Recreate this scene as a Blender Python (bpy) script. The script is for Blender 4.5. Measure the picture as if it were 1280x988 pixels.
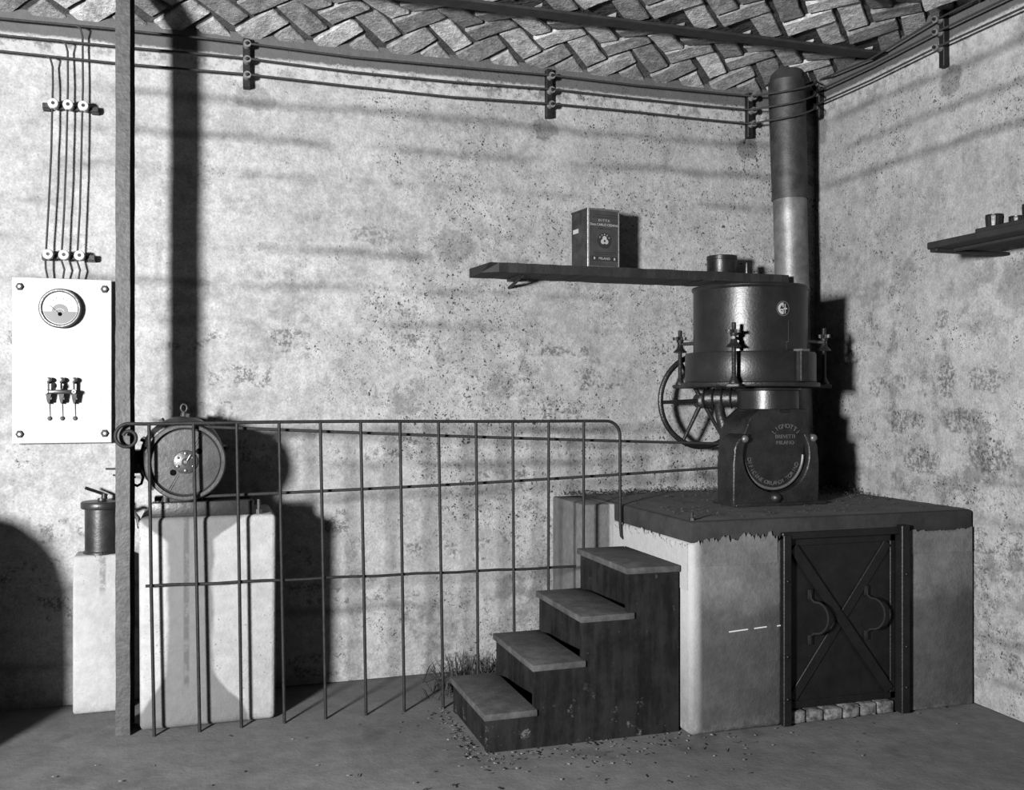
import bpy, bmesh, math, random
from mathutils import Vector, Matrix, noise
random.seed(7)
PI = math.pi
for o in list(bpy.data.objects): bpy.data.objects.remove(o)
S = bpy.context.scene
C = S.collection

# ------------------------------------------------------------------ camera
CAM_H = 1.4
F_PX = 1228.0
YAW = math.atan((640 - 250) / F_PX)          # looks to the right of the rear wall's normal
cd = bpy.data.cameras.new('camera'); cam = bpy.data.objects.new('camera', cd); C.objects.link(cam)
cam.location = (0, 0, CAM_H); cam.rotation_euler = (PI / 2, 0, -YAW)
cd.sensor_fit = 'HORIZONTAL'; cd.sensor_width = 36.0; cd.lens = F_PX / 1280 * 36.0
cd.shift_y = 3.0 / 1280; cd.clip_start = 0.02
S.camera = cam

# ------------------------------------------------------------------ world, light, exposure
w = bpy.data.worlds.new('world'); S.world = w; w.use_nodes = True
w.node_tree.nodes['Background'].inputs[0].default_value = (1, 1, 1, 1)
w.node_tree.nodes['Background'].inputs[1].default_value = 0.0
LP = Vector((-3.05, -0.5, 1.75))
ld = bpy.data.lights.new('photo_lamp', 'AREA'); ld.shape = 'DISK'; ld.size = 0.6; ld.energy = 1880
lo = bpy.data.objects.new('photo_lamp', ld); C.objects.link(lo); lo.location = LP
lo.rotation_euler = (Vector((1.0, 4.6, 1.75)) - LP).to_track_quat('-Z', 'Y').to_euler()
vs = S.view_settings
vs.view_transform = 'Standard'; vs.look = 'None'; vs.gamma = 1.0; vs.use_curve_mapping = False
vs.exposure = 0.0

# ------------------------------------------------------------------ node helpers
ALB = 0.33        # all greys below are relative to white plaster
class NT:
    def __init__(s, name):
        s.m = bpy.data.materials.new(name); s.m.use_nodes = True
        s.t = s.m.node_tree; s.b = s.t.nodes['Principled BSDF']
        s.pos = s.t.nodes.new('ShaderNodeNewGeometry').outputs['Position']
    def n(s, ty, **kw):
        nd = s.t.nodes.new(ty)
        for k, v in kw.items(): setattr(nd, k, v)
        return nd
    def lk(s, a, b): s.t.links.new(a, b)
    def val(s, sock, v):
        if isinstance(v, (int, float)): sock.default_value = v
        elif isinstance(v, tuple): sock.default_value = v
        else: s.lk(v, sock)
    def math(s, op, a, b=0.0, c=0.0, clamp=False):
        nd = s.n('ShaderNodeMath', operation=op, use_clamp=clamp)
        s.val(nd.inputs[0], a); s.val(nd.inputs[1], b); s.val(nd.inputs[2], c)
        return nd.outputs[0]
    def noise(s, scale, detail=4, rough=0.55, vec=None, dim=None):
        nd = s.n('ShaderNodeTexNoise'); nd.inputs['Scale'].default_value = scale
        nd.inputs['Detail'].default_value = detail; nd.inputs['Roughness'].default_value = rough
        s.lk(vec or s.pos, nd.inputs['Vector']); return nd.outputs['Fac']
    def ramp(s, f, lo_, hi):      # smoothstep lo_->hi to 0..1
        nd = s.n('ShaderNodeMapRange', interpolation_type='SMOOTHSTEP')
        s.val(nd.inputs['Value'], f); s.val(nd.inputs['From Min'], lo_); s.val(nd.inputs['From Max'], hi)
        return nd.outputs['Result']
    def sep(s, v=None):
        nd = s.n('ShaderNodeSeparateXYZ'); s.lk(v or s.pos, nd.inputs[0]); return nd.outputs
    def comb(s, x, y, z=0.0):
        nd = s.n('ShaderNodeCombineXYZ')
        s.val(nd.inputs[0], x); s.val(nd.inputs[1], y); s.val(nd.inputs[2], z); return nd.outputs[0]
    def mix(s, f, a, b):          # scalar mix
        nd = s.n('ShaderNodeMix', data_type='FLOAT'); s.val(nd.inputs[0], f); s.val(nd.inputs[2], a); s.val(nd.inputs[3], b)
        return nd.outputs[0]
    def out(s, grey, rough=0.9, metal=0.0, bump=None, bstr=0.3, bdist=0.01, spec=0.5):
        grey = s.math('MULTIPLY', grey, ALB); cb = s.comb(grey, grey, grey); s.lk(cb, s.b.inputs['Base Color'])
        s.val(s.b.inputs['Roughness'], rough); s.val(s.b.inputs['Metallic'], metal)
        s.b.inputs['Specular IOR Level'].default_value = spec
        if bump is not None:
            bn = s.n('ShaderNodeBump'); bn.inputs['Strength'].default_value = bstr; bn.inputs['Distance'].default_value = bdist
            s.lk(bump, bn.inputs['Height']); s.lk(bn.outputs[0], s.b.inputs['Normal'])
        return s.m

def simple(name, g, var=0.25, scale=12, rough=0.7, metal=0.0, bstr=0.25, bscale=60, spec=0.3, bdist=0.004, rnd=0.0):
    t = NT(name)
    f = t.noise(scale, 5, 0.65)
    g0 = t.mix(t.ramp(f, 0.3, 0.72), g * (1 - var), g * (1 + var))
    if rnd:
        r = t.n('ShaderNodeObjectInfo').outputs['Random']
        g0 = t.math('MULTIPLY', g0, t.mix(r, 1 - rnd, 1 + rnd))
    return t.out(g0, rough, metal, t.noise(bscale, 4), bstr, bdist, spec)

def wall_mat(name, axis, z0, band_z, density, RU0, RU1, spots):
    """rough lime plaster over concrete blocks: soft courses, worn patches, pits, darker band at the top"""
    t = NT(name); x, y, z = t.sep(); u = (x if axis == 'x' else y)
    n1 = t.noise(1.3, 5, 0.6); n2 = t.noise(5.0, 5, 0.65); n3 = t.noise(22, 6, 0.7); n4 = t.noise(90, 3, 0.6)
    # block courses read as soft, broken, wandering shadow-grey lines; upright joints only just
    zz = t.math('ADD', z, t.math('MULTIPLY', t.math('SUBTRACT', t.noise(2.3, 3, 0.5), 0.5), 0.05))
    ph = t.math('FRACT', t.math('DIVIDE', t.math('SUBTRACT', zz, z0), 0.176))
    dd = t.math('MULTIPLY', t.math('MINIMUM', ph, t.math('SUBTRACT', 1.0, ph)), 0.176)
    course = t.math('MULTIPLY', t.ramp(dd, 0.042, 0.0), t.ramp(t.noise(1.1, 5, 0.62, t.comb(u, t.math('MULTIPLY', z, 2.2), 3.0)), t.mix(t.ramp(z, 2.40, 2.60), 0.49, 0.36), t.mix(t.ramp(z, 2.40, 2.60), 0.64, 0.54)))
    row = t.math('FLOOR', t.math('DIVIDE', t.math('SUBTRACT', zz, z0), 0.176))
    pu = t.math('FRACT', t.math('ADD', t.math('DIVIDE', t.math('ADD', u, t.math('MULTIPLY', t.math('SUBTRACT', n2, 0.5), 0.05)), 0.37), t.math('MULTIPLY', row, 0.5)))
    du = t.math('MULTIPLY', t.math('MINIMUM', pu, t.math('SUBTRACT', 1.0, pu)), 0.37)
    upj = t.math('MULTIPLY', t.ramp(du, 0.024, 0.004), t.ramp(t.noise(2.6, 3, 0.5), 0.56, 0.68))
    g = t.mix(t.ramp(n1, 0.3, 0.7), 0.50, 0.60)
    g = t.math('MULTIPLY', g, t.mix(t.ramp(n2, 0.3, 0.72), 0.84, 1.10))
    g = t.math('MULTIPLY', g, t.mix(t.ramp(n3, 0.3, 0.7), 0.84, 1.14))
    g = t.math('MULTIPLY', g, t.mix(t.ramp(n4, 0.3, 0.7), 0.86, 1.12))
    g = t.math('MULTIPLY', g, t.mix(course, 1.0, 0.58))
    g = t.math('MULTIPLY', g, t.mix(upj, 1.0, 0.82))
    jm = course
    # worn blotches: grey aggregate shows through
    rough = t.ramp(t.math('ADD', u, t.math('MULTIPLY', t.math('SUBTRACT', n1, 0.5), 1.6)), RU0, RU1)
    low = t.math('MULTIPLY', t.ramp(z, 2.9, 1.2), t.mix(rough, 0.3, 1.0))
    wear = t.math('MULTIPLY', t.ramp(t.noise(4.2, 9, 0.78), 0.50, 0.62), t.mix(low, 0.35, 1.0))
    wear = t.math('MULTIPLY', wear, t.ramp(t.noise(0.9, 2, 0.5), 0.36, 0.54))
    g = t.math('MULTIPLY', g, t.mix(wear, 1.0, 0.55))
    g = t.math('MULTIPLY', g, t.mix(rough, 1.0, 0.90))
    # whole blocks where the coat has gone, coarse and dark
    wn = t.n('ShaderNodeTexWhiteNoise', noise_dimensions='2D'); t.lk(t.comb(t.math('FLOOR', t.math('ADD', t.math('DIVIDE', u, 0.37), t.math('MULTIPLY', row, 0.5))), row), wn.inputs['Vector'])
    blk = t.math('MULTIPLY', t.ramp(wn.outputs['Value'], 0.62, 0.66), t.ramp(t.noise(9, 5, 0.7), 0.50, 0.58))
    blk = t.math('MULTIPLY', blk, t.math('MULTIPLY', t.math('MULTIPLY', t.ramp(dd, 0.025, 0.04), t.ramp(du, 0.03, 0.05)), t.ramp(t.noise(60, 4, 0.7), 0.42, 0.55)))
    g = t.math('MULTIPLY', g, t.mix(t.math('MULTIPLY', blk, t.ramp(z, 2.3, 1.6)), 1.0, 0.42))
    # pits and scratches: short dark dashes, thicker where the coat is poor
    def dashes(scale, thr, lo1, hi1):
        vo = t.n('ShaderNodeTexVoronoi'); vo.inputs['Scale'].default_value = scale
        dv = t.n('ShaderNodeVectorMath', operation='ADD'); t.lk(t.pos, dv.inputs[0])
        nz_ = t.n('ShaderNodeTexNoise'); nz_.inputs['Scale'].default_value = scale * 0.8; t.lk(t.pos, nz_.inputs['Vector'])
        sc = t.n('ShaderNodeVectorMath', operation='SCALE'); t.lk(nz_.outputs['Color'], sc.inputs[0]); sc.inputs['Scale'].default_value = 1.9 / scale
        t.lk(sc.outputs[0], dv.inputs[1]); t.lk(dv.outputs[0], vo.inputs['Vector'])
        p = t.math('MULTIPLY', t.ramp(vo.outputs['Distance'], thr, thr * 0.72), t.ramp(t.noise(3.4, 6, 0.72), t.math('SUBTRACT', lo1 + 0.05, t.math('MULTIPLY', rough, density)), t.math('SUBTRACT', hi1 + 0.05, t.math('MULTIPLY', rough, density))))
        return t.math('MULTIPLY', p, t.ramp(t.noise(scale * 0.45, 2), 0.50, 0.57))
    pit = t.math('MAXIMUM', dashes(30, 0.24, 0.62, 0.72), t.math('MAXIMUM', dashes(52, 0.30, 0.54, 0.66), t.math('MULTIPLY', dashes(95, 0.34, 0.52, 0.64), 0.7)))
    g = t.math('MULTIPLY', g, t.mix(pit, 1.0, 0.14))
    speck = t.ramp(t.noise(150, 1), 0.70, 0.75)
    g = t.math('MULTIPLY', g, t.mix(speck, 1.0, 0.5))
    # patched and stained spots: smooth cement under the racks, scabbed blocks
    wob = t.math('MULTIPLY', t.math('SUBTRACT', t.noise(12, 5, 0.65), 0.5), 1.7)
    for (bu, bz, ru, rz_, mul, coarse) in spots:
        q = t.math('SQRT', t.math('ADD', t.math('POWER', t.math('DIVIDE', t.math('ABSOLUTE', t.math('SUBTRACT', u, bu)), ru * 1.15), 2.0), t.math('POWER', t.math('DIVIDE', t.math('ABSOLUTE', t.math('SUBTRACT', z, bz)), rz_ * 1.15), 2.0)))
        f = t.ramp(t.math('ADD', q, wob), 1.12, 0.86)
        if coarse: f = t.math('MULTIPLY', f, t.ramp(t.noise(48, 4, 0.7), 0.44, 0.56))
        g = t.math('MULTIPLY', g, t.mix(f, 1.0, mul))
    # bright ragged plaster line below the band, then the dark band
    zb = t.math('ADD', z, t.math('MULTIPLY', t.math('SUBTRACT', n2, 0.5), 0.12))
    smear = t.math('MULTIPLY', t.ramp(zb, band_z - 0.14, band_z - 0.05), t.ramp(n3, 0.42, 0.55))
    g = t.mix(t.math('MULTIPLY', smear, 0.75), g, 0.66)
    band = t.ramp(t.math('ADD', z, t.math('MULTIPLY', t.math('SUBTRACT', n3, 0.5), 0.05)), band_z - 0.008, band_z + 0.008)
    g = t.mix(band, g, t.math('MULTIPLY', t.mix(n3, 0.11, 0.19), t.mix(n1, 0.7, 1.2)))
    # bump height: grain, less pits and courses
    h = t.math('ADD', t.math('MULTIPLY', n3, 0.9), t.math('MULTIPLY', n4, 0.35))
    h = t.math('SUBTRACT', h, t.math('MULTIPLY', pit, 0.9))
    h = t.math('SUBTRACT', h, t.math('MULTIPLY', jm, 0.5))
    return t.out(g, 0.95, 0, h, 0.55, 0.012, 0.2)

M = {}
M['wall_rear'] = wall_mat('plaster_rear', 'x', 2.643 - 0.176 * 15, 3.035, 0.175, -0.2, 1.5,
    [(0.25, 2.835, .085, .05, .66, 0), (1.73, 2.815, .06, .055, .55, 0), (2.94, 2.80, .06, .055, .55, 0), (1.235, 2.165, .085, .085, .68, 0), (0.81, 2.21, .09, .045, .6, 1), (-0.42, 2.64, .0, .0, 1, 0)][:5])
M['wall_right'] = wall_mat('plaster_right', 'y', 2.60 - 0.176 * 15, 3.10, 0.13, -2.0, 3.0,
    [(4.80, 2.92, .05, .06, .6, 0), (3.80, 2.90, .07, .06, .6, 0), (3.40, 1.90, .10, .09, .74, 0), (3.82, 1.50, .05, .06, .4, 1), (3.57, 1.48, .10, .05, .5, 1), (4.07, 1.29, .07, .045, .5, 1), (3.72, 1.29, .11, .05, .48, 1), (4.00, 1.09, .11, .055, .48, 1), (3.55, 1.13, .12, .065, .45, 1), (3.85, 1.78, .05, .05, .5, 1)])
def floor_mat():
    t = NT('floor_cement'); n1 = t.noise(1.6, 5, 0.6); n2 = t.noise(9, 6, 0.7); n3 = t.noise(70, 4)
    g = t.mix(t.ramp(n1, 0.3, 0.7), 0.185, 0.25)
    g = t.math('MULTIPLY', g, t.mix(t.ramp(n2, 0.3, 0.7), 0.82, 1.15))
    g = t.math('MULTIPLY', g, t.mix(t.ramp(t.noise(130, 1), 0.68, 0.76), 1.0, 0.6))
    g = t.math('MULTIPLY', g, t.mix(t.ramp(t.noise(3.5, 3, 0.5), 0.6, 0.72), 1.0, 0.7))
    return t.out(g, 0.9, 0, t.math('ADD', n2, t.math('MULTIPLY', n3, 0.4)), 0.35, 0.01, 0.2)
M['floor'] = floor_mat()
def brick_mat():
    t = NT('ceiling_brick'); r = t.n('ShaderNodeObjectInfo').outputs['Random']
    n2 = t.noise(14, 6, 0.72); n3 = t.noise(70, 4, 0.7)
    g = t.mix(t.ramp(r, 0.2, 1.0), 0.40, 0.95)
    g = t.math('MULTIPLY', g, t.mix(t.ramp(n2, 0.34, 0.66), 0.55, 1.15))
    g = t.math('MULTIPLY', g, t.mix(t.ramp(n3, 0.35, 0.7), 0.78, 1.2))
    lime = t.math('MULTIPLY', t.ramp(t.noise(6, 5, 0.7), 0.55, 0.66), t.ramp(r, 0.5, 0.9))
    g = t.mix(t.math('MULTIPLY', lime, 0.7), g, 1.2)
    return t.out(g, 0.95, 0, t.math('ADD', n2, t.math('MULTIPLY', n3, 0.6)), 1.0, 0.016, 0.2)
M['brick'] = brick_mat()
M['mortar'] = simple('ceiling_mortar', 0.085, 0.35, 14, 0.95, 0, 0.8, 50, 0.2, 0.012)
M['iron'] = simple('rusty_iron', 0.07, 0.4, 25, 0.6, 0.3, 0.4, 90)
M['post'] = simple('painted_steel', 0.085, 0.3, 30, 0.6, 0.2, 0.6, 70)
M['joist'] = simple('joist_steel', 0.04, 0.35, 20, 0.7, 0.2, 0.3, 60)
M['black'] = simple('black_iron', 0.018, 0.4, 30, 0.5, 0.2, 0.3, 90)
M['wire'] = simple('wire_cover', 0.04, 0.3, 60, 0.8, 0, 0.6, 200)
M['rail'] = simple('railing_iron', 0.026, 0.35, 30, 0.6, 0.1, 0.4, 120, 0.15)
M['porcelain'] = simple('porcelain', 0.75, 0.08, 40, 0.25, 0, 0.05, 80)
M['dusty_porcelain'] = simple('dusty_porcelain', 0.22, 0.35, 60, 0.5, 0, 0.3, 120)
M['marble'] = simple('marble_board', 0.5, 0.06, 18, 0.35, 0, 0.12, 150, 0.4)
M['steel'] = simple('bright_steel', 0.35, 0.3, 40, 0.35, 0.8, 0.2, 120)
M['brass'] = simple('worn_brass', 0.22, 0.3, 40, 0.35, 0.7, 0.2, 120)
M['dial'] = simple('dial_white', 0.85, 0.03, 20, 0.4, 0, 0.0, 50)
M['dialgrey'] = simple('dial_grey', 0.15, 0.05, 20, 0.4, 0, 0.0, 50)
M['ink'] = simple('ink', 0.008, 0.1, 20, 0.9, 0, 0.0, 50, 0.0)
M['bakelite'] = simple('bakelite', 0.035, 0.2, 30, 0.3, 0, 0.1, 90)
M['motor'] = simple('motor_paint', 0.05, 0.3, 10, 0.4, 0.35, 0.3, 60)
M['pulley'] = simple('pulley_iron', 0.13, 0.3, 9, 0.38, 0.55, 0.25, 70)
M['castiron'] = simple('mill_cast_iron', 0.032, 0.4, 14, 0.42, 0.45, 0.45, 80, 0.5, 0.006)
M['hopper'] = simple('hopper_sheet', 0.045, 0.3, 8, 0.36, 0.6, 0.25, 90, 0.5, 0.003)
M['letter'] = simple('raised_letter', 0.2, 0.2, 60, 0.4, 0.4, 0.1, 80)
M['flue'] = simple('flue_sheet', 0.3, 0.35, 10, 0.5, 0.55, 0.3, 80)
M['fluetop'] = simple('flue_sooty', 0.075, 0.4, 14, 0.55, 0.4, 0.3, 80)
M['wood'] = simple('dark_board', 0.013, 0.4, 18, 0.75, 0, 0.5, 60)
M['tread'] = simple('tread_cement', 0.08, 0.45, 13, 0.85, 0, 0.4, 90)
def stair_mat():
    t = NT('stair_paint'); n = t.noise(7, 6, 0.7); n3 = t.noise(40, 4); z = t.sep()[2]
    n_s = t.noise(9, 5, 0.6, t.comb(t.math('MULTIPLY', t.sep()[0], 3.0), t.math('MULTIPLY', t.sep()[1], 3.0), t.math('MULTIPLY', z, 0.5)))
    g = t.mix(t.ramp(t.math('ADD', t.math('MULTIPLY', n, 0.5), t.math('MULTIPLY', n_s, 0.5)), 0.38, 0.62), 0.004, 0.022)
    chip = t.math('MULTIPLY', t.ramp(t.noise(13, 5, 0.72), 0.60, 0.66), t.ramp(z, 0.30, 0.0))
    g = t.mix(t.math('MULTIPLY', chip, 0.7), g, 0.2)
    g = t.mix(t.math('MULTIPLY', t.ramp(t.noise(24, 3, 0.6), 0.69, 0.73), 0.6), g, 0.08)
    return t.out(g, 0.6, 0, t.math('ADD', n, t.math('MULTIPLY', n3, 0.4)), 0.4, 0.008, 0.15)
M['stair'] = stair_mat()
def plinth_mat():
    t = NT('plinth_cement'); x, y, z = t.sep(); n = t.noise(5, 6, 0.65); n2 = t.noise(26, 6, 0.7); n3 = t.noise(90, 4)
    g = t.mix(t.ramp(n, 0.3, 0.7), 0.15, 0.21)
    g = t.math('MULTIPLY', g, t.mix(t.ramp(n2, 0.3, 0.7), 0.82, 1.16))
    # darker lower half of the front, the left corner stays pale
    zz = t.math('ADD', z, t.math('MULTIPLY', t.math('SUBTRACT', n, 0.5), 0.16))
    low_dark = t.math('MULTIPLY', t.ramp(zz, 0.58, 0.46), t.ramp(t.math('ADD', x, t.math('MULTIPLY', t.math('SUBTRACT', n2, 0.5), 0.03)), 1.955, 1.985))
    g = t.math('MULTIPLY', g, t.mix(low_dark, 1.0, 0.50))
    pale = t.math('MULTIPLY', t.math('MULTIPLY', t.ramp(x, 1.985, 1.94), t.ramp(x, 1.895, 1.91)), t.mix(t.ramp(z, 0.0, 0.6), 0.22, 1.0))
    g = t.mix(pale, g, t.math('MULTIPLY', t.mix(n2, 0.42, 0.62), 1.0))
    foot = t.math('MULTIPLY', t.ramp(z, 0.07, 0.0), t.ramp(n2, 0.45, 0.6))
    g = t.math('MULTIPLY', g, t.mix(foot, 1.0, 1.5))
    return t.out(g, 0.95, 0, t.math('ADD', n2, t.math('MULTIPLY', n3, 0.4)), 0.45, 0.01, 0.2)
M['plinth'] = plinth_mat()
M['slab'] = simple('plinth_slab', 0.026, 0.45, 10, 0.85, 0, 0.5, 60)
M['slabtop'] = simple('plinth_top', 0.11, 0.3, 6, 0.9, 0, 0.5, 70)
M['handle'] = simple('handle_iron', 0.012, 0.3, 20, 0.75, 0, 0.3, 80, 0.12)
M['door'] = simple('door_iron', 0.018, 0.3, 12, 0.45, 0.4, 0.3, 80)
M['rubble'] = simple('rubble_sill', 0.17, 0.85, 34, 0.95, 0, 0.8, 60)
M['chalk'] = simple('chalk', 0.8, 0.05, 80, 0.95, 0, 0, 50)
def pedestal_mat():
    t = NT('pedestal_plaster'); x, y, z = t.sep(); n = t.noise(4, 5, 0.6); n2 = t.noise(24, 6, 0.7); n3 = t.noise(100, 4)
    g = t.mix(t.ramp(n, 0.3, 0.7), 0.47, 0.58)
    g = t.math('MULTIPLY', g, t.mix(t.ramp(n2, 0.3, 0.7), 0.88, 1.08))
    g = t.math('MULTIPLY', g, t.mix(t.math('MULTIPLY', t.ramp(t.noise(85, 2), 0.64, 0.70), t.ramp(t.noise(6, 4, 0.7), 0.42, 0.62)), 1.0, 0.45))
    # cement-grey streak down the middle of the motor block, flaring at the floor
    hw = t.math('ADD', 0.092, t.math('MULTIPLY', t.ramp(z, 0.26, 0.0), 0.15))
    hw = t.math('ADD', hw, t.math('MULTIPLY', t.ramp(z, 0.78, 0.9), 0.12))
    hw = t.math('ADD', hw, t.math('MULTIPLY', t.math('SUBTRACT', n, 0.5), 0.07))
    d = t.math('SUBTRACT', t.math('ABSOLUTE', t.math('SUBTRACT', x, -0.035)), hw)
    st = t.math('MULTIPLY', t.ramp(d, 0.012, -0.012), t.ramp(x, -0.27, -0.25))
    g = t.mix(st, g, t.math('MULTIPLY', t.mix(n2, 0.17, 0.27), 1.0))
    core = t.math('MULTIPLY', t.ramp(t.math('ABSOLUTE', t.math('SUBTRACT', x, -0.055)), 0.016, 0.006), t.math('MULTIPLY', t.ramp(z, 0.15, 0.2), t.ramp(n2, 0.35, 0.55)))
    g = t.math('MULTIPLY', g, t.mix(core, 1.0, 0.6))
    # runs of oil below the pot
    run = t.math('MULTIPLY', t.ramp(t.math('ABSOLUTE', t.math('ADD', x, 0.412)), 0.018, 0.008), t.math('MULTIPLY', t.ramp(z, 0.50, 0.56), t.ramp(n2, 0.4, 0.55)))
    g = t.math('MULTIPLY', g, t.mix(run, 1.0, 0.55))
    g = t.math('MULTIPLY', g, t.mix(t.ramp(t.math('ADD', z, t.math('MULTIPLY', n2, 0.1)), 0.10, 0.03), 1.0, 0.72))
    return t.out(g, 0.95, 0, t.math('ADD', n2, t.math('MULTIPLY', n3, 0.5)), 0.4, 0.008, 0.2)
M['pedestal'] = pedestal_mat()
M['pot'] = simple('pot_iron', 0.065, 0.3, 12, 0.4, 0.5, 0.25, 80)
M['tin'] = simple('tin_print', 0.085, 0.2, 14, 0.4, 0.2, 0.1, 80)
M['tinside'] = simple('tin_side', 0.06, 0.5, 12, 0.45, 0.3, 0.2, 80)
M['tinedge'] = simple('tin_edge', 0.6, 0.25, 60, 0.35, 0.5, 0.2, 120)
M['tinrim'] = simple('tin_rim', 0.22, 0.3, 60, 0.4, 0.4, 0.2, 120)
M['print'] = simple('pale_print', 0.55, 0.1, 60, 0.6, 0, 0, 80)
M['print2'] = simple('dark_print', 0.03, 0.1, 60, 0.6, 0, 0, 80)
M['can'] = simple('can_metal', 0.045, 0.4, 18, 0.35, 0.6, 0.2, 90)
M['straw'] = simple('straw', 0.055, 0.5, 50, 0.9, 0, 0.2, 90)
M['strawpale'] = simple('chips', 0.2, 0.5, 50, 0.9, 0, 0.2, 90)
M['rope'] = simple('rope_belt', 0.022, 0.4, 60, 0.8, 0, 0.6, 150)

# ------------------------------------------------------------------ mesh helpers
def obj(name, bm, mat, parent=None, smooth=None):
    me = bpy.data.meshes.new(name)
    bmesh.ops.recalc_face_normals(bm, faces=bm.faces)
    if smooth:
        for f in bm.faces: f.smooth = f.material_index == 0
        for e in bm.edges:
            if len(e.link_faces) == 2 and e.calc_face_angle(0) > math.radians(smooth): e.smooth = False
    for f in bm.faces: f.material_index = 0
    bm.to_mesh(me); bm.free()
    me.materials.append(M[mat] if isinstance(mat, str) else mat)
    o = bpy.data.objects.new(name, me); C.objects.link(o)
    if parent:
        o.parent = parent
        p = parent
        off = Vector((0, 0, 0))
        while p: off += p.location; p = p.parent
        o.location = -off            # geometry is written in world coordinates
    return o
def thing(name, label, cat, loc, group=None):
    o = bpy.data.objects.new(name, None); C.objects.link(o); o.location = loc
    o.empty_display_size = 0.1
    return tag(o, label, cat, group)
def tag(o, label, cat, group=None):
    o['label'] = label; o['category'] = cat
    if group: o['group'] = group
    return o
def struct(o): o['kind'] = 'structure'; return o
def recenter(o):
    """move a top-level mesh's origin to its base centre"""
    me = o.data; xs = [v.co for v in me.vertices]
    c = Vector(((min(v.x for v in xs) + max(v.x for v in xs)) / 2, (min(v.y for v in xs) + max(v.y for v in xs)) / 2, min(v.z for v in xs)))
    me.transform(Matrix.Translation(-c)); o.location = c; return o
def B(): return bmesh.new()
def box(bm, x0, x1, y0, y1, z0, z1, bev=0.0, seg=2):
    b = bmesh.new() if bev else bm
    vs_ = [b.verts.new(p) for p in ((x0,y0,z0),(x1,y0,z0),(x1,y1,z0),(x0,y1,z0),(x0,y0,z1),(x1,y0,z1),(x1,y1,z1),(x0,y1,z1))]
    for f in ((0,3,2,1),(4,5,6,7),(0,1,5,4),(1,2,6,5),(2,3,7,6),(3,0,4,7)): b.faces.new([vs_[i] for i in f])
    if bev:
        bmesh.ops.bevel(b, geom=list(b.edges), offset=bev, segments=seg, affect='EDGES', profile=0.5)
        merge(bm, b)
    return bm
def merge(bm, b, mat=None):
    me = bpy.data.meshes.new('tmp'); b.to_mesh(me); b.free()
    if mat is not None: me.transform(mat)
    bm.from_mesh(me); bpy.data.meshes.remove(me)
def frame(d):
    d = d.normalized(); a = Vector((0, 0, 1)) if abs(d.z) < 0.9 else Vector((1, 0, 0))
    u = d.cross(a).normalized(); return u, d.cross(u).normalized()
def cyl(bm, p, q, r, r2=None, n=20, cap=True):
    p, q = Vector(p), Vector(q); r2 = r if r2 is None else r2; u, v = frame(q - p)
    A = [bm.verts.new(p + (u * math.cos(2*PI*i/n) + v * math.sin(2*PI*i/n)) * r) for i in range(n)]
    D = [bm.verts.new(q + (u * math.cos(2*PI*i/n) + v * math.sin(2*PI*i/n)) * r2) for i in range(n)]
    for i in range(n): bm.faces.new((A[i], A[(i+1) % n], D[(i+1) % n], D[i]))
    if cap: bm.faces.new(list(reversed(A))); bm.faces.new(D)
    return bm
def lathe(bm, prof, c, axis=(0,0,1), n=32):
    """prof: list of (radius, height along axis) around the point c; closed ends where radius 0"""
    c = Vector(c); ax = Vector(axis).normalized(); u, v = frame(ax); rings = []
    for r, h in prof:
        if r < 1e-6: rings.append([bm.verts.new(c + ax * h)])
        else: rings.append([bm.verts.new(c + ax * h + (u * math.cos(2*PI*i/n) + v * math.sin(2*PI*i/n)) * r) for i in range(n)])
    for a, b in zip(rings, rings[1:]):
        for i in range(n):
            if len(a) == 1 and len(b) == 1: continue
            if len(a) == 1: bm.faces.new((a[0], b[(i+1) % n], b[i]))
            elif len(b) == 1: bm.faces.new((a[i], a[(i+1) % n], b[0]))
            else: bm.faces.new((a[i], a[(i+1) % n], b[(i+1) % n], b[i]))
    return bm
def tube(bm, pts, r, n=8, closed=False):
    pts = [Vector(p) for p in pts]; N = len(pts); rings = []; u = None
    for i, p in enumerate(pts):
        if closed: d = pts[(i+1) % N] - pts[i-1]
        else: d = pts[min(i+1, N-1)] - pts[max(i-1, 0)]
        d.normalize()
        if u is None: u, v = frame(d)
        else:
            u = (u - d * u.dot(d)).normalized(); v = d.cross(u)
        rr = r(i / (N - 1)) if callable(r) else r
        rings.append([bm.verts.new(p + (u * math.cos(2*PI*k/n) + v * math.sin(2*PI*k/n)) * rr) for k in range(n)])
    for a, b in zip(rings, rings[1:] + ([rings[0]] if closed else [])):
        for k in range(n): bm.faces.new((a[k], a[(k+1) % n], b[(k+1) % n], b[k]))
    if not closed: bm.faces.new(list(reversed(rings[0]))); bm.faces.new(rings[-1])
    return bm
def prism_y(bm, pts, y0, y1, bev=0.0, seg=2):
    """polygon of (x, z) extruded along y"""
    b = bmesh.new()
    A = [b.verts.new((x, y0, z)) for x, z in pts]; D = [b.verts.new((x, y1, z)) for x, z in pts]; n = len(pts)
    fa = b.faces.new(A); fd = b.faces.new(list(reversed(D)))
    for i in range(n): b.faces.new((A[(i+1) % n], A[i], D[i], D[(i+1) % n]))
    b.normal_update(); fa.material_index = fd.material_index = 1
    if bev:
        ed = [e for e in b.edges if fa in e.link_faces or fd in e.link_faces]
        bmesh.ops.bevel(b, geom=ed, offset=bev, segments=seg, affect='EDGES', profile=0.5)
    b.normal_update()
    bmesh.ops.triangulate(b, faces=[f for f in b.faces if len(f.verts) > 4])
    merge(bm, b); return bm
def arc(cx, cz, r, a0, a1, n=16):
    return [(cx + r * math.cos(math.radians(a0 + (a1 - a0) * i / n)), cz + r * math.sin(math.radians(a0 + (a1 - a0) * i / n))) for i in range(n + 1)]
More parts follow.
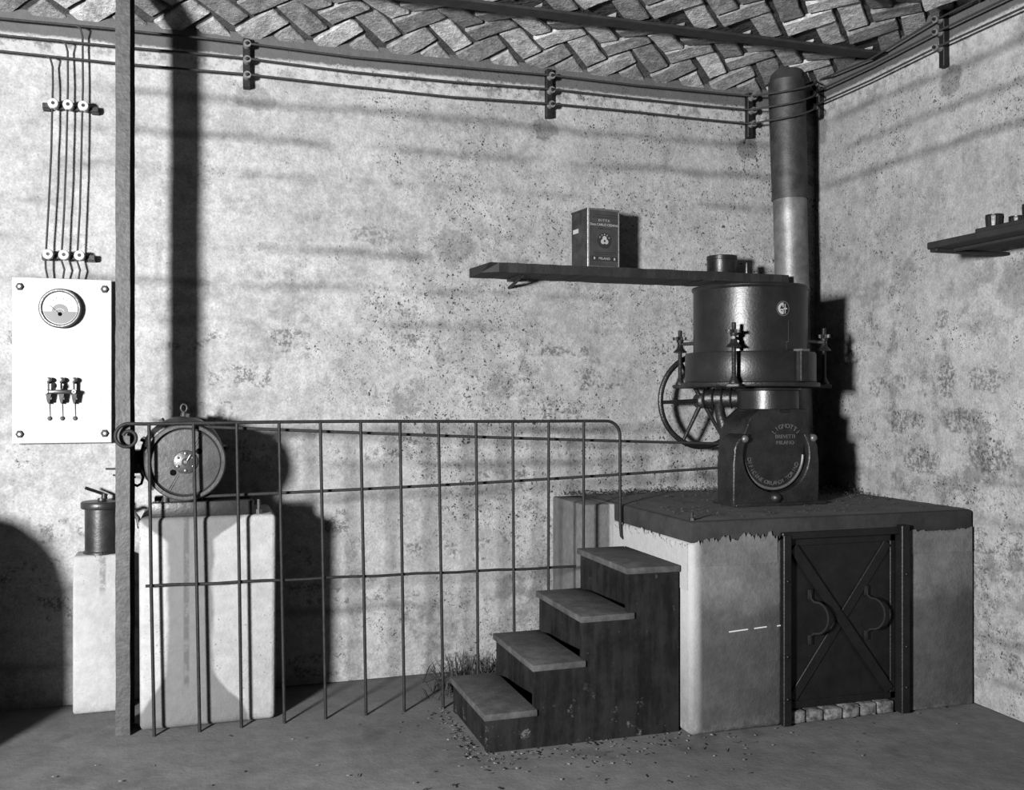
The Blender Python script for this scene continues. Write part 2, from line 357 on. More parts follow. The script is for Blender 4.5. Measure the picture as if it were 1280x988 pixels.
def rot_about(o_bm, p, ang, axis='Z'):
    bmesh.ops.rotate(o_bm, verts=o_bm.verts, cent=Vector(p), matrix=Matrix.Rotation(ang, 3, axis))
def glyphs(text, size, depth=0.0015, align='CENTER'):
    """flat text as a bmesh in the xz plane facing -y, centred on the origin"""
    cu = bpy.data.curves.new('txt', 'FONT'); cu.body = text; cu.size = size; cu.extrude = depth / 2; cu.align_x = align; cu.align_y = 'CENTER'; cu.resolution_u = 3
    o = bpy.data.objects.new('txt', cu); C.objects.link(o)
    dg = bpy.context.evaluated_depsgraph_get(); me = bpy.data.meshes.new_from_object(o.evaluated_get(dg))
    b = bmesh.new(); b.from_mesh(me); bpy.data.objects.remove(o); bpy.data.curves.remove(cu); bpy.data.meshes.remove(me)
    bmesh.ops.rotate(b, verts=b.verts, cent=(0, 0, 0), matrix=Matrix.Rotation(PI / 2, 3, 'X'))
    return b

# ================================================================== SETTING
RY, RX = 4.87, 3.38        # rear wall plane, right wall plane
X0, Y0 = -3.6, 0.6         # extents towards the left and towards the camera
def nz(p, s): return noise.noise(Vector(p) * s)
bm = B(); NX, NY = 150, 110
g = [[bm.verts.new((X0 + (RX + 0.1 - X0) * i / NX, -1.6 + (RY + 0.1 + 1.6) * j / NY, 0.006 * nz((i * .05, j * .05, 0), 1.0) - 0.003)) for j in range(NY + 1)] for i in range(NX + 1)]
for i in range(NX):
    for j in range(NY): bm.faces.new((g[i][j], g[i+1][j], g[i+1][j+1], g[i][j+1]))
struct(obj('floor', bm, 'floor', smooth=60))

def rough_wall(name, mat, P, n_u, n_v):
    """P(u, v, off) -> point; a slightly wavy plaster face with a slab of wall behind it"""
    bm = B(); G = []
    for i in range(n_u + 1):
        col = []
        for j in range(n_v + 1):
            p = Vector(P(i / n_u, j / n_v, 0.0))
            off = 0.008 * nz(p, 1.7) + 0.004 * nz(p, 6.0) + 0.0018 * nz(p, 19.0)
            col.append(bm.verts.new(P(i / n_u, j / n_v, off)))
        G.append(col)
    for i in range(n_u):
        for j in range(n_v): bm.faces.new((G[i][j], G[i+1][j], G[i+1][j+1], G[i][j+1]))
    K = [bm.verts.new(P(a, b, 0.16)) for a, b in ((0,0),(1,0),(1,1),(0,1))]
    bm.faces.new(K)
    def side(row, a, b): bm.faces.new(row + [b, a])
    side([G[i][0] for i in range(n_u + 1)], K[0], K[1]); side([G[i][n_v] for i in range(n_u + 1)], K[3], K[2])
    side([G[0][j] for j in range(n_v + 1)], K[0], K[3]); side([G[n_u][j] for j in range(n_v + 1)], K[1], K[2])
    return struct(obj(name, bm, mat, smooth=50))
rough_wall('wall_rear', 'wall_rear', lambda u, v, o: (X0 + (RX + 0.02 - X0) * u, RY + o, 3.34 * v), 230, 120)
rough_wall('wall_right', 'wall_right', lambda u, v, o: (RX + o, Y0 + (RY + 0.16 - Y0) * u, 3.34 * v), 160, 120)

# ---- ceiling: shallow brick vaults between steel joists
JY = 4.28                                      # the joist in view
PROF = [(5.05, 3.035), (4.87, 3.145), (4.80, 3.180), (4.72, 3.210), (4.62, 3.232), (4.52, 3.237), (4.42, 3.228), (4.34, 3.211), (JY, 3.196),
        (4.10, 3.226), (3.975, 3.254), (3.86, 3.263), (3.736, 3.252), (3.62, 3.222), (3.56, 3.196)]
y = 3.56
while y > 0.5:
    for dy, dz in ((0.12, 0.03), (0.24, 0.056), (0.36, 0.066), (0.48, 0.056), (0.60, 0.03), (0.72, 0.0)): PROF.append((y - dy, 3.196 + dz))
    y -= 0.72
def vault(y):
    for (ya, za), (yb, zb) in zip(PROF, PROF[1:]):
        if yb <= y <= ya: return zb + (za - zb) * (y - yb) / (ya - yb), (za - zb) / (ya - yb)
    return 3.2, 0.0
bm = B()
lo_ = [[bm.verts.new((x, y, z)) for y, z in PROF] for x in (X0, RX + 0.1)]
hi_ = [[bm.verts.new((x, y, 3.42)) for y, z in (PROF[0], PROF[-1])] for x in (X0, RX + 0.1)]
for j in range(len(PROF) - 1): bm.faces.new((lo_[0][j], lo_[1][j], lo_[1][j+1], lo_[0][j+1]))
bm.faces.new((hi_[0][0], hi_[0][1], hi_[1][1], hi_[1][0]))
for k in (0, 1): bm.faces.new(lo_[k] + [hi_[k][1], hi_[k][0]])
bm.faces.new((lo_[0][0], lo_[1][0], hi_[1][0], hi_[0][0])); bm.faces.new((lo_[0][-1], lo_[1][-1], hi_[1][1], hi_[0][1]))
ceiling = struct(obj('ceiling', bm, 'mortar', smooth=40))
def brick_mesh(k):
    rnd = random.Random(k * 31 + 5); bm = B(); L, W, H = 0.1195, 0.0540, 0.045
    out = [(-L, -W), (-L*.35, -W), (L*.35, -W), (L, -W), (L*1.0, 0), (L, W), (L*.35, W), (-L*.35, W), (-L, W), (-L, 0)]
    out = [(x + rnd.uniform(-.005, .004), y_ + rnd.uniform(-.0045, .0035)) for x, y_ in out]
    r0 = [bm.verts.new((x, y_, H)) for x, y_ in out]
    r1 = [bm.verts.new((x, y_, -0.009)) for x, y_ in out]
    r2 = [bm.verts.new((x * .965, y_ * .92, -0.015 + rnd.uniform(-.002, .002))) for x, y_ in out]
    for a, b in ((r0, r1), (r1, r2)):
        for i in range(10): bm.faces.new((a[i], a[(i+1) % 10], b[(i+1) % 10], b[i]))
    bm.faces.new(r2); bmesh.ops.recalc_face_normals(bm, faces=bm.faces)
    me = bpy.data.meshes.new('brick'); bm.to_mesh(me); bm.free(); me.materials.append(M['brick']); return me
BR = [brick_mesh(k) for k in range(9)]
def lay(cx, cy, ang):
    z, sl = vault(cy)
    if not (-1.15 < cx < RX - 0.0 and 3.42 < cy < 4.99): return
    if abs(cy - JY) < 0.035: return
    o = bpy.data.objects.new('brick', random.choice(BR)); C.objects.link(o); o.parent = ceiling
    tilt = Matrix.Rotation(math.atan(sl), 4, 'X')
    o.matrix_local = Matrix.Translation((cx, cy, z - (0.005 if cy > JY else 0.010) + (0.014 if abs(cy - JY) < 0.10 else 0.0) + random.uniform(-.003, .004))) @ tilt @ Matrix.Rotation(ang + random.uniform(-.035, .035), 4, 'Z') @ Matrix.Diagonal((random.uniform(.95, 1.02), random.uniform(.92, 1.04), 1, 1))
    return o
CELL = 0.1275; c45 = math.sqrt(0.5)
def to_xy(a, b):                                # lattice -> ceiling plan, (1,1) runs along y
    a *= CELL; b *= CELL
    return (a - b) * c45 + 0.055, (a + b) * c45 + 4.045
for m in range(-8, 14):
    for k in range(-40, 34):
        a, b = k + 4 * m, k
        x_, y_ = to_xy(a + 1, b + .5); lay(x_, y_, PI / 4)
        x_, y_ = to_xy(a + .5, b + 2); lay(x_, y_, 3 * PI / 4)

# ---- the joist and the upright that carries it
bm = B(); box(bm, X0, RX + 0.05, JY - 0.045, JY + 0.045, 3.168, 3.182, 0.003, 1); box(bm, X0, RX + 0.05, JY - 0.006, JY + 0.006, 3.180, 3.40)
tag(recenter(obj('steel_joist', bm, 'joist')), 'dark steel joist crossing the brick vaulted ceiling', 'beam')
bm = B(); PX, PY = -0.300, 4.445
out = [(-.028, -.085), (.028, -.085), (.028, -.074), (.006, -.068), (.006, .068), (.028, .074), (.028, .085), (-.028, .085), (-.028, .074), (-.006, .068), (-.006, -.068), (-.028, -.074)]
nseg = 60; rings = []
for j in range(nseg + 1):
    zz = 3.19 * j / nseg
    rings.append([bm.verts.new((PX + x_ + (random.uniform(-.0016, .0012) if abs(x_) > .02 else 0), PY + y_, zz)) for x_, y_ in out])
for a, b in zip(rings, rings[1:]):
    for i in range(12): bm.faces.new((a[i], a[(i+1) % 12], b[(i+1) % 12], b[i]))
bm.faces.new(rings[0]); bm.faces.new(rings[-1])
rot_about(bm, (PX, PY, 0), math.radians(-3))
tag(recenter(obj('steel_post', bm, 'post')), 'tall rusty steel I-section post standing on the cement floor', 'post')

# ================================================================== PLINTH (masonry block on the right)
PXL, PYF, PZ = 1.925, 3.635, 0.885
plinth = thing('masonry_plinth', 'cement masonry block with dark top slab and iron door, carrying the mill', 'plinth', ((PXL + RX) / 2, 4.25, 0))
DX0, DX1, DZ0, DZ1 = 2.385, 2.945, 0.075, 0.80
bm = B()
box(bm, PXL, DX0 - 0.02, PYF, RY - .014, 0, 0.80, 0.022, 3); box(bm, DX1 + 0.04, RX - .014, PYF + 0.002, RY - .014, 0, 0.80, 0.008, 2)
box(bm, DX0 - 0.03, DX1 + 0.05, PYF + 0.10, RY - .014, 0, 0.80)
box(bm, DX0 - 0.03, DX1 + 0.05, PYF + 0.004, RY - .014, 0.795, 0.805)
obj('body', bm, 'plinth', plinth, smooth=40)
bm = B(); box(bm, PXL + 0.004, RX - .014, PYF + 0.006, RY - .014, 0.795, PZ, 0.012, 2)
slab = obj('top_slab', bm, 'slab', plinth, smooth=40); slab['label'] = 'dark stained slab edge'
bm = B(); NXs, NYs = 40, 36
G = [[bm.verts.new((PXL + 0.02 + (RX - .016 - PXL - 0.02) * i / NXs, PYF + 0.024 + (RY - .016 - PYF - 0.024) * j / NYs, PZ + 0.001 + 0.006 * abs(nz((i * .3, j * .3, 2), 1)) * min(1, i / 2, j / 2))) for j in range(NYs + 1)] for i in range(NXs + 1)]
for i in range(NXs):
    for j in range(NYs): bm.faces.new((G[i][j], G[i+1][j], G[i+1][j+1], G[i][j+1]))
obj('dusty_top', bm, 'slabtop', plinth, smooth=60)
bm = B(); box(bm, 1.765, PXL + 0.01, 4.42, RY - .014, 0, PZ - 0.004, 0.01, 2)
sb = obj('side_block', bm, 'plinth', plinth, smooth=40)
# ragged coat of plaster climbing over the slab edge
def ragged(n, f, base, top, amp, seed):
    rnd = random.Random(seed); out = []; v = 0
    for i in range(n + 1):
        v = 0.6 * v + rnd.uniform(-1, 1) * amp; out.append(top + v)
    return out
def coat(p_of, n, tops, z0, th_dir, th):
    bm = B(); A = []; D = []
    for i in range(n + 1):
        x_, y_ = p_of(i / n)
        A.append((bm.verts.new((x_, y_, z0)), bm.verts.new((x_, y_, tops[i]))))
        D.append((bm.verts.new((x_ - th_dir[0] * th, y_ - th_dir[1] * th, z0)), bm.verts.new((x_ - th_dir[0] * th, y_ - th_dir[1] * th, tops[i] - 0.004))))
    for i in range(n):
        bm.faces.new((A[i][0], A[i+1][0], A[i+1][1], A[i][1])); bm.faces.new((D[i][1], D[i+1][1], D[i+1][0], D[i][0]))
        bm.faces.new((A[i][1], A[i+1][1], D[i+1][1], D[i][1])); bm.faces.new((A[i][0], D[i][0], D[i+1][0], A[i+1][0]))
    for i in (0, n): bm.faces.new((A[i][0], A[i][1], D[i][1], D[i][0]))
    return bm
n = 90; tp = ragged(n, None, 0, 0.806, 0.014, 3)
tp = [t_ + 0.028 * max(0, (i / n - .55)) * (1 if i % 7 else 0.4) for i, t_ in enumerate(tp)]
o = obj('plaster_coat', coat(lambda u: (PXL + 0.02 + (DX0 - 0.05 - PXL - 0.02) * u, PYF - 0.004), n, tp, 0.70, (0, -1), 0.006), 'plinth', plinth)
tp = ragged(n, None, 0, 0.785, 0.017, 8)
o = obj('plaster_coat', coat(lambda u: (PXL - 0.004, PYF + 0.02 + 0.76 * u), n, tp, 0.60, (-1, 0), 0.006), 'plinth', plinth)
tp = ragged(40, None, 0, 0.80, 0.007, 5)
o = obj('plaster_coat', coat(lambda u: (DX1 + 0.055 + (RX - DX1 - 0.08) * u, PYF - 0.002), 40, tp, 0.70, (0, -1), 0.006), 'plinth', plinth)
# iron jambs and lintel round the opening
bm = B(); box(bm, DX0 - 0.030, DX0 + 0.008, PYF - 0.022, PYF + 0.10, 0.004, 0.815, 0.003, 1); obj('door_jamb', bm, 'door', plinth)
bm = B(); box(bm, DX1 + 0.004, DX1 + 0.046, PYF - 0.030, PYF + 0.10, 0.004, 0.835, 0.003, 1); obj('door_jamb', bm, 'door', plinth)
bm = B(); box(bm, DX0 - 0.030, DX1 + 0.05, PYF - 0.014, PYF + 0.10, 0.795, 0.825, 0.003, 1); obj('lintel', bm, 'door', plinth)
for z_, dx in ((0.62, 0), (0.30, 0), (0.12, 0)):
    for x_ in (DX0 - 0.012, DX1 + 0.026):
        bm = B(); lathe(bm, [(0, -.006), (.005, -.005), (.007, 0), (.007, .004)], (x_, PYF - 0.024 if x_ < 2.6 else PYF - 0.031, z_), (0, 1, 0), 10); obj('rivet', bm, 'door', plinth, 60)
rs = random.Random(12)
for k in range(6):                               # broken masonry sill under the door
    x_a = DX0 + 0.012 + k * 0.091; bm = B()
    box(bm, x_a, x_a + 0.085, PYF + 0.0 + rs.uniform(0, .012), PYF + 0.11, 0, 0.05 + rs.uniform(-.006, .008), 0.008, 2)
    obj('sill_brick', bm, 'rubble', plinth, 50)
bm = B(); cyl(bm, (PXL + 0.035, PYF + 0.05, PZ - 0.002), (PXL + 0.035, PYF + 0.05, PZ + 0.035), 0.007, n=10); cyl(bm, (PXL + 0.035, PYF + 0.05, PZ), (PXL + 0.035, PYF + 0.05, PZ + 0.012), 0.014, n=6)
obj('anchor_bolt', bm, 'black', plinth)
for (xa, xb, zz) in ((2.105, 2.195, 0.418), (2.225, 2.285, 0.424), (2.335, 2.352, 0.427)):
    bm = B(); box(bm, xa, xb, PYF - 0.0012, PYF + 0.001, zz, zz + 0.005); rot_about(bm, (xa, PYF, zz), math.radians(-3), 'Y'); obj('chalk_mark', bm, 'chalk', plinth)

# ---- the iron hatch
hatch = thing('iron_hatch', 'black sheet iron hatch with crossed braces and two bow handles', 'door', ((DX0 + DX1) / 2, PYF + 0.02, 0.062))
hx0, hx1, hz0, hz1 = DX0 + 0.010, DX1 + 0.002, 0.064, 0.792
bm = B(); box(bm, hx0, hx1, PYF + 0.022, PYF + 0.030, hz0, hz1); obj('panel', bm, 'door', hatch)
for (a, b, c, d) in ((hx0, hx0 + .022, hz0, hz1), (hx1 - .026, hx1, hz0, hz1), (hx0, hx1, hz0, hz0 + .03), (hx0, hx1, hz1 - .03, hz1)):
    bm = B(); box(bm, a, b, PYF + 0.014, PYF + 0.0225, c, d, 0.002, 1); obj('edge_strip', bm, 'door', hatch)
def brace(p, q, y0, y1, wd):
    p, q = Vector((p[0], 0, p[1])), Vector((q[0], 0, q[1])); d = (q - p).normalized(); nn = Vector((-d.z, 0, d.x)) * wd / 2
    bm = B(); prism_y(bm, [((p+nn).x, (p+nn).z), ((p-nn).x, (p-nn).z), ((q-nn).x, (q-nn).z), ((q+nn).x, (q+nn).z)], y0, y1, 0.002, 1); return bm
obj('brace', brace((hx0 + .025, hz1 - .035), (hx1 - .035, hz0 + .04), PYF + 0.004, PYF + 0.0135, 0.044), 'door', hatch)
obj('brace', brace((hx0 + .025, hz0 + .04), (hx1 - .035, hz1 - .035), PYF + 0.0140, PYF + 0.0222, 0.044), 'door', hatch)
for hx in (2.512, 2.800):
    bm = B(); zc_ = 0.452; pts = [(hx, PYF + 0.018, zc_ + .118), (hx, PYF + 0.014, zc_ + .080), (hx + .004, PYF - 0.004, zc_ + .068)]
    for i in range(1, 12):
        a = PI / 2 - PI * i / 12; pts.append((hx + .01 + .036 * math.cos(a), PYF - 0.010 - 0.036 * math.cos(a), zc_ + .068 * math.sin(a)))
    pts += [(hx + .004, PYF - 0.004, zc_ - .068), (hx, PYF + 0.014, zc_ - .080), (hx, PYF + 0.018, zc_ - .118)]
    tube(bm, pts, 0.0065, 8)
    for s in (1, -1): box(bm, hx - .013, hx + .013, PYF + 0.012, PYF + 0.024, zc_ + s * .098 - .022, zc_ + s * .098 + .022, 0.003, 1)
    hd = obj('handle', bm, 'handle', hatch, 60)

# ================================================================== STAIRS
st = thing('staircase', 'short dark painted flight of four steps climbing to the masonry block', 'stairs', (1.48, 3.98, 0))
SY0, SY1 = 3.70, 4.265
TR = [(1.062, 1.282, 0.155), (1.262, 1.490, 0.333), (1.468, 1.706, 0.513), (1.670, 1.915, 0.698)]
def side_panel(y0, y1):
    pts = []
    for i, (a, b, z_) in enumerate(TR):
        pts += [(a + .014, pts[-1][1] if i else 0.0), (a + .014, z_ - .026)]
    pts += [(1.912, TR[-1][2] - .026), (1.912, 0.0)]
    cl = []
    for p in pts:
        if not cl or (abs(p[0] - cl[-1][0]) > 1e-5 or abs(p[1] - cl[-1][1]) > 1e-5): cl.append(p)
    bm = B(); prism_y(bm, cl, y0, y1); return bm
obj('side_panel', side_panel(SY0 + 0.012, SY0 + 0.05), 'stair', st)
obj('side_panel', side_panel(SY1 - 0.05, SY1 - 0.012), 'stair', st)
for i, (a, b, z_) in enumerate(TR):
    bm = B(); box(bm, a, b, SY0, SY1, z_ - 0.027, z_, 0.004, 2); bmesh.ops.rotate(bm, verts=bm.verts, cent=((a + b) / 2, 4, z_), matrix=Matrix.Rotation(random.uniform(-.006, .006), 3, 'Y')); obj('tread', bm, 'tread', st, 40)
    zb = TR[i-1][2] if i else 0.0
    bm = B(); xa, xb = (a + 0.125, a + 0.050) if i else (a + 0.020, a + 0.020)      # the upper risers stand askew behind the side board
    V_ = [bm.verts.new(p) for zz in (zb - 0.02 if i else 0.0, z_ - 0.024) for p in ((xa, SY0 + 0.045, zz), (xa + .02, SY0 + 0.045, zz), (xb + .02, SY1 - 0.045, zz), (xb, SY1 - 0.045, zz))]
    for f_ in ((0, 3, 2, 1), (4, 5, 6, 7), (0, 1, 5, 4), (1, 2, 6, 5), (2, 3, 7, 6), (3, 0, 4, 7)): bm.faces.new([V_[q] for q in f_])
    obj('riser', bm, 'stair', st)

# ================================================================== RAILING
RLY0, RLY1 = 4.325, 4.30
def ry(x): return RLY0 + (RLY1 - RLY0) * (x + 0.2) / 2.1
rail = thing('iron_railing', 'thin wrought iron railing with scroll end fencing off the belt drive', 'railing', (0.85, 4.31, 0))
RZ = 1.292
pts = []
cx_, cz_ = -0.283, RZ - 0.055
for i in range(34):                              # scroll: inner end outwards
    t_ = i / 33; a = math.radians(-10 + 460 * (1 - t_) ) ; r_ = 0.022 + 0.033 * t_
    pts.append((cx_ + r_ * math.cos(a) * 0.9 - 0.0, ry(cx_) - 0.004 * (1 - t_), cz_ + r_ * math.sin(a)))
pts = [p for p in pts if True]
pts[-1:] = []
# finish on the top line heading right
sc_pts = []
for i in range(40):
    t_ = i / 39; a = math.radians(90 + 430 * (1 - t_)); r_ = 0.018 + 0.037 * t_
    sc_pts.append((cx_ + r_ * math.cos(a), ry(cx_), RZ - 0.055 + r_ * math.sin(a)))
top = sc_pts + [(x_, ry(x_), RZ + 0.003 * math.sin(x_ * 3)) for x_ in [(-0.22 + 0.1 * k) for k in range(20)] if x_ < 1.80]
for i in range(9):
    a = math.radians(90 - 90 * i / 8); top.append((1.835 + 0.07 * math.cos(a), ry(1.85), RZ - 0.07 - 0.004 + 0.07 * math.sin(a)))
top += [(1.905, ry(1.9), 1.0), (1.906, ry(1.9), 0.80), (1.912, ry(1.9), 0.74), (1.932, ry(1.9), 0.72)]
bm = B(); tube(bm, top, 0.0075, 10); obj('top_rail', bm, 'rail', rail, 60)
for i in range(12):
    x_ = -0.201 + 0.1747 * i; bm = B(); xb = x_ + (0.022 if i < 8 else 0.01) + random.uniform(-.004, .004)
    if i > 9: xb = x_
    tube(bm, [(xb, ry(x_), -0.004), ((x_ + xb) / 2 + random.uniform(-.002, .002), ry(x_), .6), (x_, ry(x_), RZ + 0.002)], 0.0070, 8); obj('bar', bm, 'rail', rail, 60)
bm = B(); tube(bm, [(-0.215 + 0.095 * k, ry(-.2 + .095 * k) + 0.011, 0.618 - 0.0007 * k + 0.002 * math.sin(k * 1.7)) for k in range(21)], 0.0062, 8); obj('middle_rail', bm, 'rail', rail, 60)

# ================================================================== MOTOR BLOCK AND MOTOR
bm = B(); box(bm, -0.245, 0.318, 4.385, 4.835, 0, 0.892, 0.022, 3)
for v in bm.verts:
    if v.co.z < .3: v.co.x += (v.co.x - 0.036) * 0.03 * (1 - v.co.z / .3) * -0.6
tag(recenter(obj('motor_block', bm, 'pedestal', None, 40)), 'pale plastered block with grey streak below the electric motor', 'pedestal')
motor = thing('electric_motor', 'dark electric motor with large disc pulley bolted on the pale block', 'motor', (-0.06, 4.6, 0.892))
MC = Vector((-0.058, 4.38, 1.128))
bm = B(); box(bm, -0.195, 0.225, 4.405, 4.47, 0.891, 0.955, 0.006, 2); box(bm, -0.195, 0.225, 4.68, 4.745, 0.891, 0.955, 0.006, 2); box(bm, -0.16, 0.16, 4.45, 4.70, 0.925, 0.952)
obj('slide_rails', bm, 'motor', motor, 40)
bm = B(); lathe(bm, [(0, 0.0), (.10, 0.0), (.150, .012), (.170, .04), (.174, .05), (.174, .30), (.165, .33), (.11, .37), (0, .375)], (-0.072, 4.425, 1.142), (0, 1, 0), 40)
box(bm, -0.15, 0.01, 4.44, 4.74, 0.945, 1.02, 0.006, 2)
hs = obj('housing', bm, 'motor', motor, 35)
for k in range(10):
    a = 2 * PI * k / 10 + .2; bm = B(); px_, pz_ = -0.072 + .176 * math.cos(a), 1.142 + .176 * math.sin(a)
    b2 = bmesh.new(); box(b2, -0.004, 0.012, 4.49, 4.71, -.007, .007); merge(bm, b2, Matrix.Translation((px_, 0, pz_)) @ Matrix.Rotation(-a, 4, 'Y')); 
    if pz_ > 1.0: obj('cooling_rib', bm, 'motor', hs)
    else: bm.free()
bm = B(); lathe(bm, [(.158, -.034), (.163, -.030), (.163, -.022), (.152, -.014), (.150, 0), (.152, .014), (.163, .022), (.163, .03), (.158, .034), (.145, .034), (.143, -.020), (.146, -.034), (.158, -.034)], MC, (0, 1, 0), 56)
pul = obj('pulley', bm, 'pulley', motor, 40)
bm = B(); lathe(bm, [(.145, -.014), (.140, -.020), (.136, -.014), (.06, -.016), (.0, -.016), (0, .01), (.145, .01), (.145, -.014)], MC, (0, 1, 0), 56); obj('web', bm, 'pulley', pul, 40)
bm = B(); lathe(bm, [(.0, -.024), (.045, -.024), (.050, -.020), (.050, -.010), (0, -.010)], MC, (0, 1, 0), 32); obj('hub_plate', bm, 'pulley', pul, 40)
bm = B(); lathe(bm, [(.0, -.026), (.015, -.026), (.017, -.022), (.017, -.012), (0, -.012)], MC, (0, 1, 0), 20); obj('shaft_socket', bm, 'black', pul, 40)
bm = B(); lathe(bm, [(.0, -.031), (.007, -.031), (.009, -.027), (.009, -.018), (0, -.018)], MC, (0, 1, 0), 14); obj('shaft_end', bm, 'steel', pul, 40)
for k in range(6):
    a = math.radians(30 + 60 * k); bm = B(); lathe(bm, [(0, -.031), (.005, -.030), (.0065, -.026), (.0065, -.018), (0, -.018)], MC + Vector((.036 * math.cos(a), 0, .036 * math.sin(a))), (0, 1, 0), 10); obj('bolt', bm, 'steel', pul, 40)
for s in (1, -1):
    d = Vector((.052 * s + 0.002, 0, .044 * s)); bm = B(); lathe(bm, [(0, -.0185), (.013, -.0185), (.013, -.012), (0, -.012)], MC + d, (0, 1, 0), 18); obj('dark_hole_disc', bm, 'ink', pul)  # black disc stands for the shade inside a hole; nothing is cut
    p = Vector((math.cos(math.radians(61)), 0, math.sin(math.radians(61)))) * s
    for off in (-.004, .004):
        q = Vector((-p.z, 0, p.x)) * off; bm = B(); tube(bm, [MC + p * .062 + q + Vector((0, -.0165, 0)), MC + p * .134 + q + Vector((0, -.0165, 0))], 0.0016, 6); obj('seam', bm, 'pulley', pul)
bm = B(); tube(bm, [MC + Vector((.006, -.029, .006)), MC + Vector((.020, -.027, .030))], 0.0035, 6); obj('key', bm, 'steel', pul)
bm = B(); cyl(bm, (-0.068, 4.60, 1.31), (-0.068, 4.60, 1.335), 0.018, 0.012, 14)
tube(bm, [(-0.068 + .013 * math.sin(2 * PI * i / 20), 4.60, 1.353 + .017 * math.cos(2 * PI * i / 20)) for i in range(20)], 0.0045, 8, True); obj('lifting_eye', bm, 'motor', motor, 60)
bm = B(); box(bm, -0.318, -0.225, 4.55, 4.66, 1.07, 1.17, 0.006, 2); obj('terminal_box', bm, 'black', motor, 40)
bm = B(); tube(bm, [(-0.29, 4.60, 1.075), (-0.29, 4.60, 1.045), (-0.282, 4.60, 1.022), (-0.262, 4.60, 1.012), (-0.245, 4.60, 1.022), (-0.238, 4.60, 1.05), (-0.245, 4.60, 1.068)], 0.006, 8); obj('cable_hook', bm, 'black', motor, 60)
for x_ in (-0.17, 0.245):
    bm = B(); cyl(bm, (x_, 4.43, 0.889), (x_, 4.43, 0.955 if x_ > 0 else .96), 0.008, n=10); cyl(bm, (x_, 4.43, 0.892), (x_, 4.43, 0.912), 0.016, n=6); obj('foundation_bolt', bm, 'iron', motor, 40)
bm = B(); tube(bm, [(-0.345, 4.62, 1.315), (-0.32, 4.62, 1.312), (-0.305, 4.62, 1.300), (-0.302, 4.62, 1.28), (-0.306, 4.62, 1.16), (-0.303, 4.61, 1.13), (-0.29, 4.60, 1.12)], 0.0055, 8)
tube(bm, [(-0.306, 4.64, 1.16), (-0.315, 4.66, 1.10), (-0.33, 4.68, 1.086), (-0.36, 4.70, 1.082), (-.40, 4.74, 1.08)], 0.0045, 8)
tube(bm, [(-0.37, 4.73, 1.052), (-0.31, 4.68, 1.048), (-0.27, 4.60, 1.05)], 0.004, 8); obj('supply_conduit', bm, 'iron', motor, 60)

# ---- small block and oil switch pot
bm = B(); box(bm, -0.535, -0.315, 4.705, 4.862, 0, 0.700, 0.014, 3)
tag(recenter(obj('switch_block', bm, 'pedestal', None, 40)), 'narrow pale plastered block carrying the cylindrical switch pot', 'pedestal')
pot = thing('switch_pot', 'dark cylindrical iron pot with flat lid and lever on narrow block', 'switch', (-0.424, 4.785, 0.70))
pc = (-0.422, 4.787, 0)
bm = B(); lathe(bm, [(0, .698), (.078, .698), (.078, .708), (.072, .712), (.072, .905), (0, .905)], pc, n=36); obj('body', bm, 'pot', pot, 40)
bm = B(); lathe(bm, [(0, .900), (.085, .900), (.089, .906), (.089, .926), (.084, .932), (.02, .935), (.018, .945), (0, .946)], pc, n=36); lid = obj('lid', bm, 'pot', pot, 40)
bm = B(); cyl(bm, (-0.412, 4.787, 0.94), (-0.412, 4.787, 0.966), 0.014, 0.011, 12); tube(bm, [(-0.40, 4.79, 0.955), (-0.42, 4.785, 0.966), (-0.44, 4.775, 0.975), (-0.488, 4.755, 0.996)], 0.007, 8); obj('lever', bm, 'black', pot, 50)
bm = B(); box(bm, -0.424, -0.412, 4.706, 4.715, .70, .712, .002, 1); obj('drain_plug', bm, 'black', pot)
bm = B(); tube(bm, [(-0.352, 4.78, 0.88), (-0.315, 4.74, 0.91), (-0.29, 4.70, 0.895), (-0.262, 4.66, 0.862), (-0.255, 4.65, 0.82)], 0.010, 8); obj('outlet_pipe', bm, 'steel', pot, 60)

# ================================================================== DRIVE BELT
mp = Vector((2.545, 4.38, 1.108)); r1, r2 = 0.1505, 0.058
dx_, dz_ = mp.x - MC.x, mp.z - MC.z; D = math.hypot(dx_, dz_); base_a = math.atan2(dz_, dx_); al = math.acos((r1 - r2) / D)
loop = []
for i in range(25):
    a = base_a + al + (2 * PI - 2 * al) * i / 24; loop.append((MC.x + r1 * math.cos(a), 4.38, MC.z + r1 * math.sin(a)))
e = Vector(loop[-1]); s_ = Vector((mp.x + r2 * math.cos(base_a - al), 4.38, mp.z + r2 * math.sin(base_a - al)))
for i in range(1, 12): loop.append(tuple(e.lerp(s_, i / 12) + Vector((0, 0, -0.010 * math.sin(PI * i / 12)))))
for i in range(13):
    a = base_a - al + 2 * al * i / 12; loop.append((mp.x + r2 * math.cos(a), 4.38, mp.z + r2 * math.sin(a)))
e = Vector(loop[-1]); s_ = Vector(loop[0])
for i in range(1, 12): loop.append(tuple(e.lerp(s_, i / 12) + Vector((0, 0, -0.006 * math.sin(PI * i / 12)))))
bm = B(); tube(bm, loop, 0.0068, 8, True)
tag(recenter(obj('drive_belt', bm, 'rope', None, 60)), 'long rope belt running from motor pulley to the mill', 'belt')

